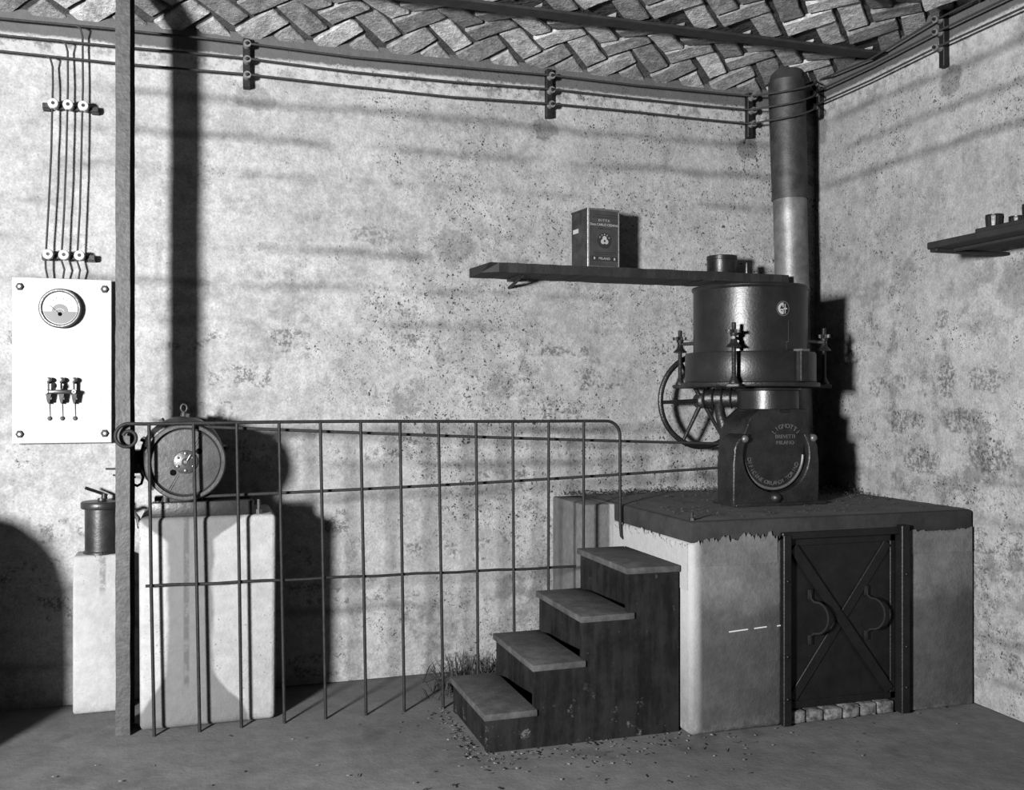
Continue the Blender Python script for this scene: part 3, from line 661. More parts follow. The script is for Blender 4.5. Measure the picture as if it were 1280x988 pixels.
# ================================================================== THE MILL
AX, AY = 2.625, 4.33
mill = thing('grinding_mill', 'dark cast iron mill with round sheet hopper standing on the block', 'mill', (AX, AY, PZ))
UX, UZ = 2.605, 1.125
bm = B()
outl = [(2.372, .888), (2.372, 1.09), (2.378, 1.14)] + arc(2.470, 1.14, .094, 172, 112, 5) 
outl += arc(UX, UZ, .178, 145, 395, 22)
outl += arc(2.740, 1.14, .094, 68, 8, 5) + [(2.832, 1.14), (2.838, 1.09), (2.838, .888)]
prism_y(bm, outl, 4.055, 4.21, 0.0085, 3); fr = obj('base_frame', bm, 'castiron', mill, 40)
bm = B(); box(bm, 2.375, 2.865, 4.035, 4.26, .886, .903, .004, 1); obj('foot_flange', bm, 'castiron', mill, 40)
bm = B()
outl = arc(UX, UZ, .170, 180, 360, 24) + [(2.785, 1.22), (2.79, 1.30), (2.79, 1.345), (2.53, 1.345), (2.475, 1.30), (2.440, 1.22)]
prism_y(bm, outl, 4.085, 4.31, 0.008, 2); bowl = obj('grinding_bowl', bm, 'castiron', mill, 40)
bm = B(); tube(bm, [(UX + .160 * math.cos(math.radians(a)), 4.083, UZ + .160 * math.sin(math.radians(a))) for a in range(-175, 1, 5)], 0.0075, 8); obj('rim_bead', bm, 'letter', bowl, 60)
def arc_text(txt, cx_, cz_, r, a0, a1, size, y, flip=False):
    bm = B(); n_ = len(txt)
    for i, ch in enumerate(txt):
        if ch == ' ': continue
        a = math.radians(a0 + (a1 - a0) * (i / (n_ - 1)))
        rot = (a + PI / 2) if not flip else (a - PI / 2)
        merge(bm, glyphs(ch, size, .004), Matrix.Translation((cx_ + r * math.cos(a), y, cz_ + r * math.sin(a))) @ Matrix.Rotation(-rot, 4, 'Y'))
    return bm
obj('lettering', arc_text('OFFICINE', UX, UZ, .134, 188, 240, .027, 4.083), 'letter', bowl)
obj('lettering', arc_text('ORLANDI', UX, UZ, .134, 252, 292, .027, 4.083), 'letter', bowl)
obj('lettering', arc_text('TORINO', UX, UZ, .134, 304, 340, .027, 4.083), 'letter', bowl)
obj('lettering', arc_text('LIGNOTTI', 2.672, 1.175, .088, 138, 42, .030, 4.083, True), 'letter', bowl)
for t_, z_ in (('BREVETTI', 1.212), ('MILANO', 1.183)):
    bm = B(); merge(bm, glyphs(t_, .026, .004), Matrix.Translation((2.668, 4.083, z_))); obj('lettering', bm, 'letter', bowl)
for x_, z_ in ((2.435, 1.205), (2.808, 1.205)):
    bm = B(); lathe(bm, [(0, -.016), (.012, -.014), (.018, -.006), (.019, .0), (.019, .03), (0, .03)], (x_, 4.06, z_), (0, 1, 0), 16); obj('pivot_bolt', bm, 'letter', mill, 60)
bm = B(); lathe(bm, [(0, -.020), (.014, -.018), (.022, -.008), (.026, 0), (.028, .03), (0, .03)], (2.598, 4.05, .925), (0, 1, 0), 18); obj('drain_boss', bm, 'castiron', mill, 60)
NCX, NCY = 2.668, 4.235
bm = B(); lathe(bm, [(0, 1.325), (.150, 1.325), (.154, 1.33), (.154, 1.338), (.148, 1.343), (.148, 1.432), (.156, 1.436), (.158, 1.444), (.152, 1.452), (0, 1.452)], (NCX, NCY, 0), n=40); obj('feed_neck', bm, 'hopper', mill, 40)
# pan with lugs, drum, hopper
bm = B(); lathe(bm, [(0, 1.452), (.335, 1.452), (.338, 1.456), (.338, 1.470), (.333, 1.474), (0, 1.474)], (AX, AY, 0), n=56)
PA = [126, 228, 348]; PRad = 0.385
for a in PA:
    ca, sa = math.cos(math.radians(a)), math.sin(math.radians(a)); b2 = bmesh.new()
    box(b2, .26, PRad + .03, -.032, .032, 1.446, 1.466, .006, 2); merge(bm, b2, Matrix.Translation((AX, AY, 0)) @ Matrix.Rotation(math.radians(a), 4, 'Z'))
pan = obj('pan', bm, 'castiron', mill, 40)
bm = B(); lathe(bm, [(0, 1.472), (.318, 1.472), (.320, 1.476), (.320, 1.612), (.316, 1.620), (.27, 1.622), (0, 1.622)], (AX, AY, 0), n=56); drum = obj('drum', bm, 'hopper', mill, 40)
bm = B(); lathe(bm, [(0, 1.620), (.279, 1.620), (.279, 1.925), (.286, 1.932), (.288, 1.940), (.284, 1.947), (.276, 1.947), (.271, 1.940), (.271, 1.65), (0, 1.65)], (AX, AY, 0), n=64); hop = obj('hopper', bm, 'hopper', mill, 40)
def wrap(b, a_deg, z_, r):
    """bend flat artwork (x right, z up, facing -y) on to the cylinder of radius r"""
    for v in b.verts:
        a = math.radians(a_deg) + v.co.x / r; rr = r - v.co.y
        zz = v.co.z + z_
        v.co = Vector((AX + rr * math.cos(a), AY + rr * math.sin(a), zz))
    return b
SA = -88.0; SZ = 1.822
b2 = bmesh.new(); A_ = []
def disc(r0, r1, n=28, y=0.0):
    b = bmesh.new(); I = [b.verts.new((r0 * math.cos(2*PI*i/n), y, r0 * math.sin(2*PI*i/n))) for i in range(n)] if r0 else None
    O = [b.verts.new((r1 * math.cos(2*PI*i/n), y, r1 * math.sin(2*PI*i/n))) for i in range(n)]
    if I:
        for i in range(n): b.faces.new((I[i], I[(i+1) % n], O[(i+1) % n], O[i]))
    else: b.faces.new(O)
    return b
bd = obj('badge', wrap(disc(.031, .036, y=-.0016), SA, SZ, .2795), 'letter', hop)
def badge_mark():                               # pale half ring with a small plus, as stencilled
    b = bmesh.new(); n_ = 14
    def ring(r0, r1, a0, a1, ox=0, oz=0):
        V = []
        for i in range(n_ + 1):
            a = math.radians(a0 + (a1 - a0) * i / n_)
            V.append((b.verts.new((ox + r0 * math.cos(a), -.0018, oz + r0 * math.sin(a))), b.verts.new((ox + r1 * math.cos(a), -.0018, oz + r1 * math.sin(a)))))
        for p, q in zip(V, V[1:]): b.faces.new((p[0], q[0], q[1], p[1]))
    def rect(x0, x1, z0, z1): b.faces.new([b.verts.new(p) for p in ((x0, -.0018, z0), (x1, -.0018, z0), (x1, -.0018, z1), (x0, -.0018, z1))])
    ring(.016, .028, 95, 265); rect(-.004, .002, .006, .027); rect(-.004, .002, -.027, -.006); rect(-.014, .002, -.008, -.002)
    rect(.008, .013, -.024, .022); rect(.002, .022, -.004, .003)
    return b
obj('badge_mark', wrap(badge_mark(), SA, SZ, .2795), 'print', hop)
def strip(x0, x1, z0, z1):
    b = bmesh.new(); b.faces.new([b.verts.new(p) for p in ((x0, -.0012, z0), (x1, -.0012, z0), (x1, -.0012, z1), (x0, -.0012, z1))]); return b
bm = B(); merge(bm, wrap(strip(-.001, .0012, 1.665, 1.765), SA + 6, 0, .2795)); merge(bm, wrap(strip(-.012, .001, 1.663, 1.666), SA + 6, 0, .2795)); merge(bm, wrap(strip(-.012, -.010, 1.628, 1.665), SA + 6, 0, .2795)); obj('seam', bm, 'letter', hop)
bm = B(); b2 = bmesh.new(); box(b2, .300, .345, -.028, .028, 1.475, 1.622, .004, 1); merge(bm, b2, Matrix.Translation((AX, AY, 0)) @ Matrix.Rotation(math.radians(-74), 4, 'Z')); latch = obj('latch_box', bm, 'black', mill)
bm = B(); b2 = bmesh.new(); box(b2, .300, .350, -.030, .030, 1.618, 1.630, .002, 1); merge(bm, b2, Matrix.Translation((AX, AY, 0)) @ Matrix.Rotation(math.radians(-74), 4, 'Z')); obj('latch_cap', bm, 'letter', latch)
for a in PA:                                    # screw posts with star knobs
    ca, sa = math.cos(math.radians(a)), math.sin(math.radians(a)); c_ = Vector((AX + PRad * ca, AY + PRad * sa, 0))
    bm = B(); lathe(bm, [(0, 1.460), (.024, 1.460), (.024, 1.475), (.017, 1.485), (.014, 1.495), (.0105, 1.50), (.0105, 1.745), (.008, 1.75), (0, 1.75)], c_, n=14); sp = obj('screw_post', bm, 'castiron', mill, 40)
    bm = B(); lathe(bm, [(.009, 1.632), (.034, 1.634), (.036, 1.638), (.030, 1.644), (.018, 1.656), (.014, 1.672), (.009, 1.674)], c_, n=20); obj('spring_cup', bm, 'castiron', sp, 40)
    bm = B(); K = 5; pr = []
    for i in range(40):
        th = 2 * PI * i / 40; pr.append((.028 + .010 * math.cos(K * th), th))
    lo2 = [bm.verts.new(c_ + Vector((r_ * math.cos(t_), r_ * math.sin(t_), 1.700))) for r_, t_ in pr]; hi2 = [bm.verts.new(c_ + Vector((r_ * math.cos(t_), r_ * math.sin(t_), 1.716))) for r_, t_ in pr]
    for i in range(40): bm.faces.new((lo2[i], lo2[(i+1) % 40], hi2[(i+1) % 40], hi2[i]))
    bm.faces.new(hi2); bm.faces.new(list(reversed(lo2))); cyl(bm, c_ + Vector((0, 0, 1.686)), c_ + Vector((0, 0, 1.70)), .016, .02, 14); obj('star_knob', bm, 'castiron', sp, 40)
    bm = B(); tube(bm, [(AX + .272 * ca, AY + .272 * sa, 1.680), (AX + (PRad + .012) * ca, AY + (PRad + .012) * sa, 1.678)], .0085, 8); obj('arm', bm, 'steel' if a == 348 else 'castiron', mill, 60)  # right-hand arm gets brighter steel so that it looks lit
    bm = B(); lathe(bm, [(0, 0), (.011, 0), (.011, .014), (0, .016)], (AX + .279 * ca, AY + .279 * sa, 1.712), (ca, sa, 0), 8); obj('rivet', bm, 'letter', mill)
    bm = B(); lathe(bm, [(0, 0), (.008, 0), (.008, .010), (0, .012)], (AX + .279 * ca, AY + .279 * sa, 1.645), (ca, sa, 0), 8); obj('rivet', bm, 'letter', mill)
# shaft, flywheel, belt pulley
WH = Vector((2.560, 4.70, 1.382)); WR = 0.246
bm = B()
rim = []
for i in range(48):
    a = 2 * PI * i / 48; rim.append(WH + Vector((WR * math.cos(a), 0, WR * math.sin(a)))) 
n_ = 10; rings = []
for i, p in enumerate(rim):
    d = (p - WH).normalized(); rings.append([bm.verts.new(p + d * .015 * math.cos(2*PI*k/n_) + Vector((0, .013 * math.sin(2*PI*k/n_), 0))) for k in range(n_)])
for i in range(48):
    for k in range(n_): bm.faces.new((rings[i][k], rings[(i+1) % 48][k], rings[(i+1) % 48][(k+1) % n_], rings[i][(k+1) % n_]))
wh = obj('flywheel', bm, 'castiron', mill, 60)
for k in range(6):
    a = math.radians(0 + 60 * k + 2); d = Vector((math.cos(a), 0, math.sin(a))); bm = B(); tube(bm, [WH + d * .03, WH + d * (WR - .008)], lambda t_: .0125 - .003 * t_, 8); obj('spoke', bm, 'castiron', wh, 60)
bm = B(); lathe(bm, [(0, -.04), (.028, -.04), (.040, -.03), (.042, .03), (0, .03)], WH, (0, 1, 0), 20); obj('hub', bm, 'castiron', wh, 40)
bm = B(); tube(bm, [WH + Vector((0, -.03, 0)), (2.56, 4.40, 1.382)], .024, 14); tube(bm, [(2.45, 4.47, 1.395), (2.66, 4.30, 1.395)], .046, 14)
for k in range(4): lathe(bm, [(.047, -.006), (.054, 0), (.047, .006)], (2.45 + .035 * k, 4.47 - .028 * k, 1.395), (.21, -.17, 0), 16)
obj('shaft_housing', bm, 'castiron', mill, 50)
bm = B(); tube(bm, [(2.50, 4.42, 1.375), (2.49, 4.38, 1.30), (2.51, 4.36, 1.22), (2.55, 4.35, 1.14), (2.56, 4.34, 1.05)], lambda t_: .024 + .014 * t_, 10)
tube(bm, [(2.60, 4.32, 1.08), (2.60, 4.345, 1.08)], .07, 16); obj('shaft_bracket', bm, 'castiron', mill, 60)
bm = B(); lathe(bm, [(0, -.02), (.064, -.02), (.064, -.014), (.054, -.006), (.052, 0), (.054, .006), (.064, .014), (.064, .02), (0, .02)], mp, (0, 1, 0), 28); cyl(bm, mp + Vector((0, -.10, 0)), mp, .016, n=12); obj('belt_pulley', bm, 'castiron', mill, 40)

# ================================================================== FLUE
flue = thing('flue_pipe', 'tall round sheet metal flue pipe rising from the block to the ceiling', 'flue', (3.13, 4.735, PZ))
def fx(z_): return 3.138 - 0.030 * (z_ - 2.0) / 1.0
bm = B(); 
def leanpipe(bm, z0, z1, r0, r1, n=28):
    cyl(bm, (fx(z0), 4.735, z0), (fx(z1), 4.735, z1), r0, r1, n)
leanpipe(bm, PZ + .002, 2.53, .092, .092); obj('lower_pipe', bm, 'flue', flue, 40)
bm = B(); leanpipe(bm, 2.50, 3.150, .097, .1015); leanpipe(bm, 2.498, 2.512, .0995, .0995); obj('upper_pipe', bm, 'fluetop', flue, 40)
bm = B(); leanpipe(bm, PZ, PZ + .03, .115, .105); obj('collar', bm, 'fluetop', flue, 40)
bm = B(); leanpipe(bm, 3.145, 3.25, .092, .092); obj('ceiling_sleeve', bm, 'slab', flue, 40)

# ================================================================== REAR SHELF AND WHAT STANDS ON IT
shelf = thing('wall_shelf', 'long dark plank shelf on the rear wall above the mill', 'shelf', (2.2, 4.73, 2.02))
bm = B(); nS = 36; rs = random.Random(4); F_ = []
for i in range(nS + 1):
    x_ = 1.345 + (3.022 - 1.345) * i / nS; yf = 4.59 + rs.uniform(-.003, .003); zt = 2.060 + rs.uniform(-.0015, .0015); zb = 2.014 + rs.uniform(-.003, .002)
    if i < 2: yf += 0.0
    if i == nS: zb += .008
    F_.append([bm.verts.new(p) for p in ((x_ - (.03 if i == 0 else 0), yf + (.05 if i == 0 else 0), zb), (x_, yf, zt), (x_ - (.03 if i == 0 else 0), 4.863, zt), (x_ - (.03 if i == 0 else 0), 4.863, zb))])
for a, b in zip(F_, F_[1:]):
    for k in range(4): bm.faces.new((a[k], a[(k+1) % 4], b[(k+1) % 4], b[k]))
bm.faces.new(list(reversed(F_[0]))); bm.faces.new(F_[-1]); obj('board', bm, 'wood', shelf)
for x_ in (1.53, 2.72):
    bm = B(); prism_y(bm, [(0, 0), (0.006, 0), (.006, .03), (0, .03)], 0, .01); bm.free(); bm = B()
    box(bm, x_ - .012, x_ + .012, 4.66, 4.868, 2.000, 2.015); tube(bm, [(x_, 4.68, 2.004), (x_, 4.76, 1.985), (x_, 4.868, 1.97)], .008, 8); obj('bracket', bm, 'black', shelf)

def rz(bm, c, a): bmesh.ops.rotate(bm, verts=bm.verts, cent=Vector(c), matrix=Matrix.Rotation(a, 3, 'Z')); return bm
tin = thing('oil_tin', 'square printed tin with round trefoil emblem on the plank shelf', 'tin', (1.95, 4.71, 2.0615))
TC = (1.870, 4.624, 0); TA = math.radians(7.5); TW, TD, TH, TZ = .188, .175, .300, 2.0625
def place(bm): return rz(bm, TC, TA)
x0_, y0_ = TC[0], TC[1]
bm = B(); box(bm, x0_ + .003, x0_ + TW - .003, y0_ + .003, y0_ + TD - .003, TZ + .001, TZ + TH - .004); place(bm); tb = obj('body', bm, 'tinside', tin)
bm = B(); box(bm, x0_ + .010, x0_ + TW - .006, y0_ + .0012, y0_ + .004, TZ + .008, TZ + TH - .010); place(bm); fp = obj('front_panel', bm, 'tin', tin)
for (a, b, c, d) in ((0, .010, 0, TH), (TW - .006, TW, 0, TH), (0, TW, 0, .008), (0, TW, TH - .010, TH)):
    bm = B(); box(bm, x0_ + a, x0_ + b, y0_ - (.0015 if b == .010 else 0), y0_ + .006, TZ + c, TZ + d, .001, 1); place(bm); obj('edge_seam', bm, 'tinedge' if b == .010 else 'tinrim', tin)
for zz in (0, TH - .008):
    bm = B(); box(bm, x0_ - .0005, x0_ + .006, y0_ + .002, y0_ + TD, TZ + zz, TZ + zz + .008); place(bm); obj('edge_seam', bm, 'tinside', tin)
bm = B(); box(bm, x0_, x0_ + TW, y0_ + .002, y0_ + TD, TZ + TH - .006, TZ + TH - .001); cyl(bm, (x0_ + .11, y0_ + .05, TZ + TH - .004), (x0_ + .11, y0_ + .05, TZ + TH + .010), .016, n=16); place(bm); obj('lid', bm, 'tinside', tin)
def on_tin(b, u, v, dy=0.0):
    bm = B(); merge(bm, b, Matrix.Translation((x0_ + u, y0_ + .0008 - dy, TZ + v))); return place(bm)
def slabxz(x0, x1, z0, z1, t_=.0008):
    b = bmesh.new(); box(b, x0, x1, -t_, 0, z0, z1); return b
obj('print', on_tin(glyphs('D I T T A', .0165, .0008), .097, .240), 'print', fp)
obj('print', on_tin(glyphs('Dott CARLO CESANA', .0172, .0008), .098, .218), 'print', fp)
for u0, u1, v in ((.045, .172, .268), (.030, .165, .256), (.060, .140, .198), (.035, .165, .078), (.045, .150, .068)):
    obj('print', on_tin(slabxz(u0, u1, v - .0022, v + .0022), 0, 0), 'print2', fp)
obj('print', on_tin(slabxz(-.074, .074, -.012, .012), .099, .046), 'print2', fp)
obj('print', on_tin(glyphs('MILANO', .018, .0008), .099, .046, .0009), 'print', fp)
for u in (.040, .158): obj('print', on_tin(slabxz(-.004, .004, -.006, .006), u, .046, .0009), 'print', fp)
b = disc(0, .041, y=-.0008); obj('emblem', on_tin(b, .099, .138), 'print2', fp)
b = disc(.0375, .0395, y=-.0012); obj('emblem_ring', on_tin(b, .099, .138), 'tinside', fp)
b = bmesh.new()
for a in (90, 210, 330): merge(b, disc(0, .0125, 16, -.0016), Matrix.Translation((.0115 * math.cos(math.radians(a)), -.00005 * a / 90, .0115 * math.sin(math.radians(a)))))
obj('trefoil', on_tin(b, .099, .138), 'print', fp)
b = bmesh.new(); merge(b, disc(0, .006, 12, -.0022)); obj('trefoil_centre', on_tin(b, .099, .136), 'tinside', fp)
obj('emblem_lettering', on_tin(arc_text('MARCA', 0, 0, .031, 150, 30, .010, -.0014, True), .099, .138), 'print', fp)
bm = B(); box(bm, x0_ + .001, x0_ + .004, y0_ + .10, y0_ + .155, TZ + .185, TZ + .207); place(bm); obj('paper_scrap', bm, 'print', tin)

can = thing('round_can', 'low round dark metal can near the end of the plank shelf', 'can', (2.69, 4.72, 2.0615))
bm = B(); lathe(bm, [(0, 2.0615), (.078, 2.0615), (.080, 2.066), (.080, 2.150), (0, 2.150)], (2.69, 4.72, 0), n=36); obj('body', bm, 'can', can, 40)
bm = B(); lathe(bm, [(.0802, 2.140), (.082, 2.142), (.082, 2.160), (.079, 2.163), (0, 2.164)], (2.69, 4.72, 0), n=36); obj('lid', bm, 'can', can, 40)
bm = B(); lathe(bm, [(0, 2.0615), (.017, 2.0615), (.018, 2.066), (.018, 2.122), (.015, 2.124), (.015, 2.130), (0, 2.131)], (2.832, 4.70, 0), n=18)
tag(recenter(obj('small_jar', bm, 'can', None, 40)), 'small upright cylinder beside the low round can', 'jar')

# ================================================================== SHELF ON THE RIGHT WALL
sh2 = thing('side_shelf', 'dark plank shelf on brackets along the right-hand wall', 'shelf', (3.1, 2.9, 2.02))
bm = B(); box(bm, 2.972, 3.245, 2.2, 3.480, 2.034, 2.064, .004, 1); obj('board', bm, 'wood', sh2)
for y_ in (3.455, 2.45):
    bm = B(); box(bm, 2.985, RX - .002, y_ - .02, y_ + .022, 2.022, 2.036, .003, 1); obj('bracket', bm, 'wood', sh2)
bm = B(); box(bm, 3.06, 3.09, 2.3, 3.42, 2.024, 2.035); obj('batten', bm, 'wood', sh2)
def fluted(x_, y_, z_, r, h, lab, k):
    t_ = thing('fluted_cup', lab, 'cup', (x_, y_, z_)); bm = B(); N = 48
    rows = []
    for rr, zz, am in ((r * .90, 0, .0), (r * .93, h * .1, .05), (r * 1.0, h * .9, .06), (r * 1.02, h, .03)):
        rows.append([bm.verts.new((x_ + rr * (1 + am * math.cos(14 * 2*PI*i/N)) * math.cos(2*PI*i/N), y_ + rr * (1 + am * math.cos(14 * 2*PI*i/N)) * math.sin(2*PI*i/N), z_ + zz)) for i in range(N)])
    for a, b in zip(rows, rows[1:]):
        for i in range(N): bm.faces.new((a[i], a[(i+1) % N], b[(i+1) % N], b[i]))
    bm.faces.new(list(reversed(rows[0]))); bm.faces.new(rows[-1]); obj('body', bm, 'can', t_, 60)
    bm = B(); lathe(bm, [(r * .98, z_ + h), (r * 1.03, z_ + h + .002), (r * 1.03, z_ + h + .007), (r * .95, z_ + h + .008), (0, z_ + h + .008)], (x_, y_, 0), n=28); obj('lid', bm, 'can', t_, 40)
bm = B(); box(bm, 3.06, 3.225, 2.95, 3.30, 2.066, 2.098, .003, 1)
tag(recenter(obj('shallow_tray', bm, 'wood')), 'shallow dark tray under the fluted cups on the side shelf', 'tray')
fluted(3.10, 3.235, 2.0985, .034, .042, 'fluted dark cup at the end of the tray nearest the rear wall', 0)
fluted(3.18, 3.20, 2.0985, .030, .034, 'smaller fluted dark cup against the wall side of the tray', 1)
fluted(3.11, 3.05, 2.0985, .038, .052, 'taller fluted dark cup in the middle of the tray', 2)

# ================================================================== CABLES AND INSULATORS
WZ = [2.924, 2.998, 3.072]; WZR = [3.055, 3.128, 3.188]
names = ('lowest', 'middle', 'uppermost')
RYW, RXW = 4.800, 3.318
for k in range(3):
    pts = []
    xs = [-1.6, -1.2, -0.8, -0.4, 0.0, 0.2, 0.7, 1.2, 1.74, 2.2, 2.6, 2.92]
    for x_ in xs: pts.append((x_, RYW, WZ[k] + 0.004 * math.sin(x_ * 4 + k) - (0.008 if x_ in (0.7, 1.2) else 0)))
    for dx, dy, dz in ((2.97, 4.700, -.020), (3.01, 4.640, -.035), (3.06, 4.612, -.042), (3.12, 4.606, -.044), (3.18, 4.612, -.040), (3.235, 4.650, -.030), (3.28, 4.720, -.012)):
        t_ = (dx - 2.92) / (RXW - 2.92); pts.append((dx, dy, WZ[k] + (WZR[k] - WZ[k]) * t_ ** 1.1 + dz))
    pts += [(RXW, 4.775, WZR[k]), (RXW, 4.3, WZR[k] - (.030 if k == 2 else .008)), (RXW, 3.82, WZR[k]), (RXW, 3.3, WZR[k] - .006), (RXW, 2.4, WZR[k])]
    bm = B(); tube(bm, pts, 0.0052, 7)
    tag(recenter(obj('power_cable', bm, 'wire', None, 60)), names[k] + ' of the three cables strung along the top of the walls', 'cable', 'cables along the top of the walls')
def spool(bm, c, axis, r=.017, l=.03, n=16):
    ax = Vector(axis)
    lathe(bm, [(.006, -l/2), (r, -l/2), (r * 1.05, -l*.36), (r * .72, -l*.1), (r * .72, l*.1), (r * 1.05, l*.36), (r, l/2), (.006, l/2)], c, axis, n)
def rack(p, nrm, zs, z0, z1, label, mat='dusty_porcelain'):
    t_ = thing('insulator_rack', label, 'insulator', (p[0], p[1], z0), 'iron racks with three insulators each')
    nrm = Vector(nrm); side = Vector((nrm.y, -nrm.x, 0)); bm = B(); b2 = bmesh.new()
    box(b2, -.017, .017, -.006, .030, z0, z1, .003, 1)
    ang = math.atan2(nrm.y, nrm.x) + PI / 2
    merge(bm, b2, Matrix.Translation((p[0], p[1], 0)) @ Matrix.Rotation(ang, 4, 'Z')); obj('bracket', bm, 'black', t_)
    bm = B(); b2 = bmesh.new(); box(b2, -.014, .014, .026, .09, z0, z0 + .022); box(b2, -.014, .014, .026, .09, z1 - .03, z1 - .008); merge(bm, b2, Matrix.Translation((p[0], p[1], 0)) @ Matrix.Rotation(ang, 4, 'Z')); obj('wall_stay', bm, 'black', t_)
    for z_ in zs:
        c = Vector((p[0], p[1], z_)) + nrm * .026; bm = B(); spool(bm, c, nrm, .0175, .034); ins = obj('insulator', bm, mat, t_, 50)
        bm = B(); lathe(bm, [(0, .030), (.006, .029), (.008, .024), (.008, -.02), (0, -.02)], c, nrm, 8); obj('bolt', bm, 'black', ins)
rack((0.212, 4.838), (0, -1, 0), [z_ + 0 for z_ in WZ], 2.875, 3.108, 'three-insulator iron rack on rear wall closest to the steel post')
rack((1.742, 4.838), (0, -1, 0), WZ, 2.865, 3.118, 'three-insulator iron rack high on rear wall above the square tin')
rack((2.935, 4.838), (0, -1, 0), WZ, 2.855, 3.105, 'three-insulator iron rack on rear wall just beside the flue')
rack((3.352, 4.800), (-1, 0, 0), WZR, 2.985, 3.225, 'three-insulator iron rack on the right wall in the corner by the flue')
rack((3.352, 3.820), (-1, 0, 0), WZR, 2.965, 3.235, 'three-insulator iron rack on the right wall away from the flue')
def hrack(xs, z_, x0, x1, label):
    t_ = thing('drop_insulator_rack', label, 'insulator', ((x0 + x1) / 2, 4.84, z_ - .015), 'horizontal racks of white ring insulators')
    bm = B(); box(bm, x0, x1, 4.822, 4.836, z_ - .012, z_ + .010, .002, 1); box(bm, x0, x0 + .03, 4.83, 4.872, z_ - .016, z_ + .014); box(bm, x1 - .03, x1, 4.83, 4.872, z_ - .016, z_ + .014); obj('bracket', bm, 'black', t_)
    for x_ in xs:
        c = (x_, 4.806, z_ + .004); bm = B(); lathe(bm, [(.008, -.021), (.020, -.020), (.023, -.014), (.016, 0), (.023, .014), (.020, .021), (.008, .021), (.008, -.021)], c, (0, 1, 0), 22); ins = obj('insulator', bm, 'porcelain', t_, 50)
        bm = B(); lathe(bm, [(0, -.020), (.0078, -.020), (.0078, .022), (0, .022)], c, (0, 1, 0), 10); obj('bolt', bm, 'black', ins)
hrack([-0.624, -0.563, -0.500], 2.708, -.672, -.440, 'row of three white ring insulators just below the cables')
hrack([-0.645, -0.580, -0.516], 2.034, -.675, -.455, 'row of three white ring insulators just above the marble board')
dl = ('farthest from', 'midway beside', 'closest to')
for k in range(3):
    xt = -0.634 + .062 * k; xb = -0.655 + .0645 * k; z_t = WZ[k]; yy = 4.812
    pts = [(xt - .07, RYW, z_t - .001), (xt - .02, RYW, z_t - .001), (xt - .002, RYW - .004, z_t - .012), (xt + .004, yy + .012, z_t - .04), (xt + .006, yy + .006, 2.80), (xt + .004, yy, 2.70), (xt, yy, 2.5), (xb + .010, yy, 2.25), (xb, yy, 2.06), (xb - .003, yy, 2.02), (xb + (.010 if k else -.002), yy + .004, 1.975), (xb + .004, yy + .010, 1.94), (xb + .004, 4.826, 1.925)]
    bm = B(); tube(bm, pts, 0.0046, 7)
    tag(recenter(obj('drop_cable', bm, 'wire', None, 60)), dl[k] + ' the steel post, cable dropping from the wall lines to the marble board', 'cable', 'drop cables above the marble board')

# ================================================================== SWITCHBOARD
sw = thing('switchboard', 'white marble switchboard with round gauge and three-pole knife switch', 'switchboard', (-0.588, 4.82, 1.195))
SX0, SX1, SZ0, SZ1 = -0.792, -0.383, 1.195, 1.933; SYF = 4.806
bm = B(); box(bm, SX0, SX1, SYF, SYF + .024, SZ0, SZ1, .002, 1); obj('panel', bm, 'marble', sw)
for x_ in (SX0 + .032, SX1 - .028):
    for z_ in (SZ0 + .042, SZ1 - .042):
        bm = B(); cyl(bm, (x_, SYF - .014, z_), (x_, RY + .02, z_), .009, n=10); lathe(bm, [(.006, -.012), (.012, -.012), (.015, -.008), (.015, 0), (.019, 0), (.019, .0005)], (x_, SYF - .0005, z_), (0, 1, 0), 6); mb = obj('mounting_bolt', bm, 'iron', sw, 30)
        bm = B(); lathe(bm, [(0, -.0165), (.006, -.0160), (.0075, -.012), (.0075, -.008)], (x_, SYF, z_), (0, 1, 0), 10); obj('bolt_tip', bm, 'porcelain', mb)
gx, gz = -0.594, 1.797; GY = SYF - .034
bm = B(); lathe(bm, [(0, .034), (.084, .034), (.087, .030), (.087, .010), (.0885, .006), (.087, 0), (.083, -.005), (.077, -.005), (.073, .001), (.072, .008), (0, .008)], (gx, GY, gz), (0, 1, 0), 48); gauge = obj('gauge_case', bm, 'brass', sw, 40)
bm = B(); lathe(bm, [(0, .0060), (.0718, .0060), (.0718, .0080), (0, .0080)], (gx, GY, gz), (0, 1, 0), 40); obj('dial_face', bm, 'dial', gauge)
pl = [(gx + .0695 * math.cos(math.radians(a)), gz + .0695 * math.sin(math.radians(a))) for a in range(192, 349, 6)] + [(gx + .034, gz - .014)] + [(gx + .034 * math.cos(math.radians(a)), gz - .014 + .034 * math.sin(math.radians(a)) ) for a in range(20, 161, 14)] + [(gx - .034, gz - .014)]
bm = B(); prism_y(bm, pl, GY + .0045, GY + .006); obj('dial_plate', bm, 'dialgrey', gauge)
bm = B(); tube(bm, [(gx, GY + .003, gz - .025), (gx - .042, GY + .003, gz + .012)], .0009, 5); obj('needle', bm, 'ink', gauge)
for k in range(9):
    a = math.radians(160 - 140 * k / 8); bm = B(); tube(bm, [(gx + .047 * math.cos(a), GY + .0056, gz - .018 + .062 * math.sin(a)), (gx + .052 * math.cos(a), GY + .0056, gz - .018 + .069 * math.sin(a))], .0011, 4); obj('scale_mark', bm, 'ink', gauge)
bm = B(); tube(bm, [(gx + .040 * math.cos(math.radians(a)), GY + .0057, gz - .016 + .052 * math.sin(math.radians(a))) for a in range(25, 156, 10)], .0006, 4); obj('scale_arc', bm, 'ink', gauge)
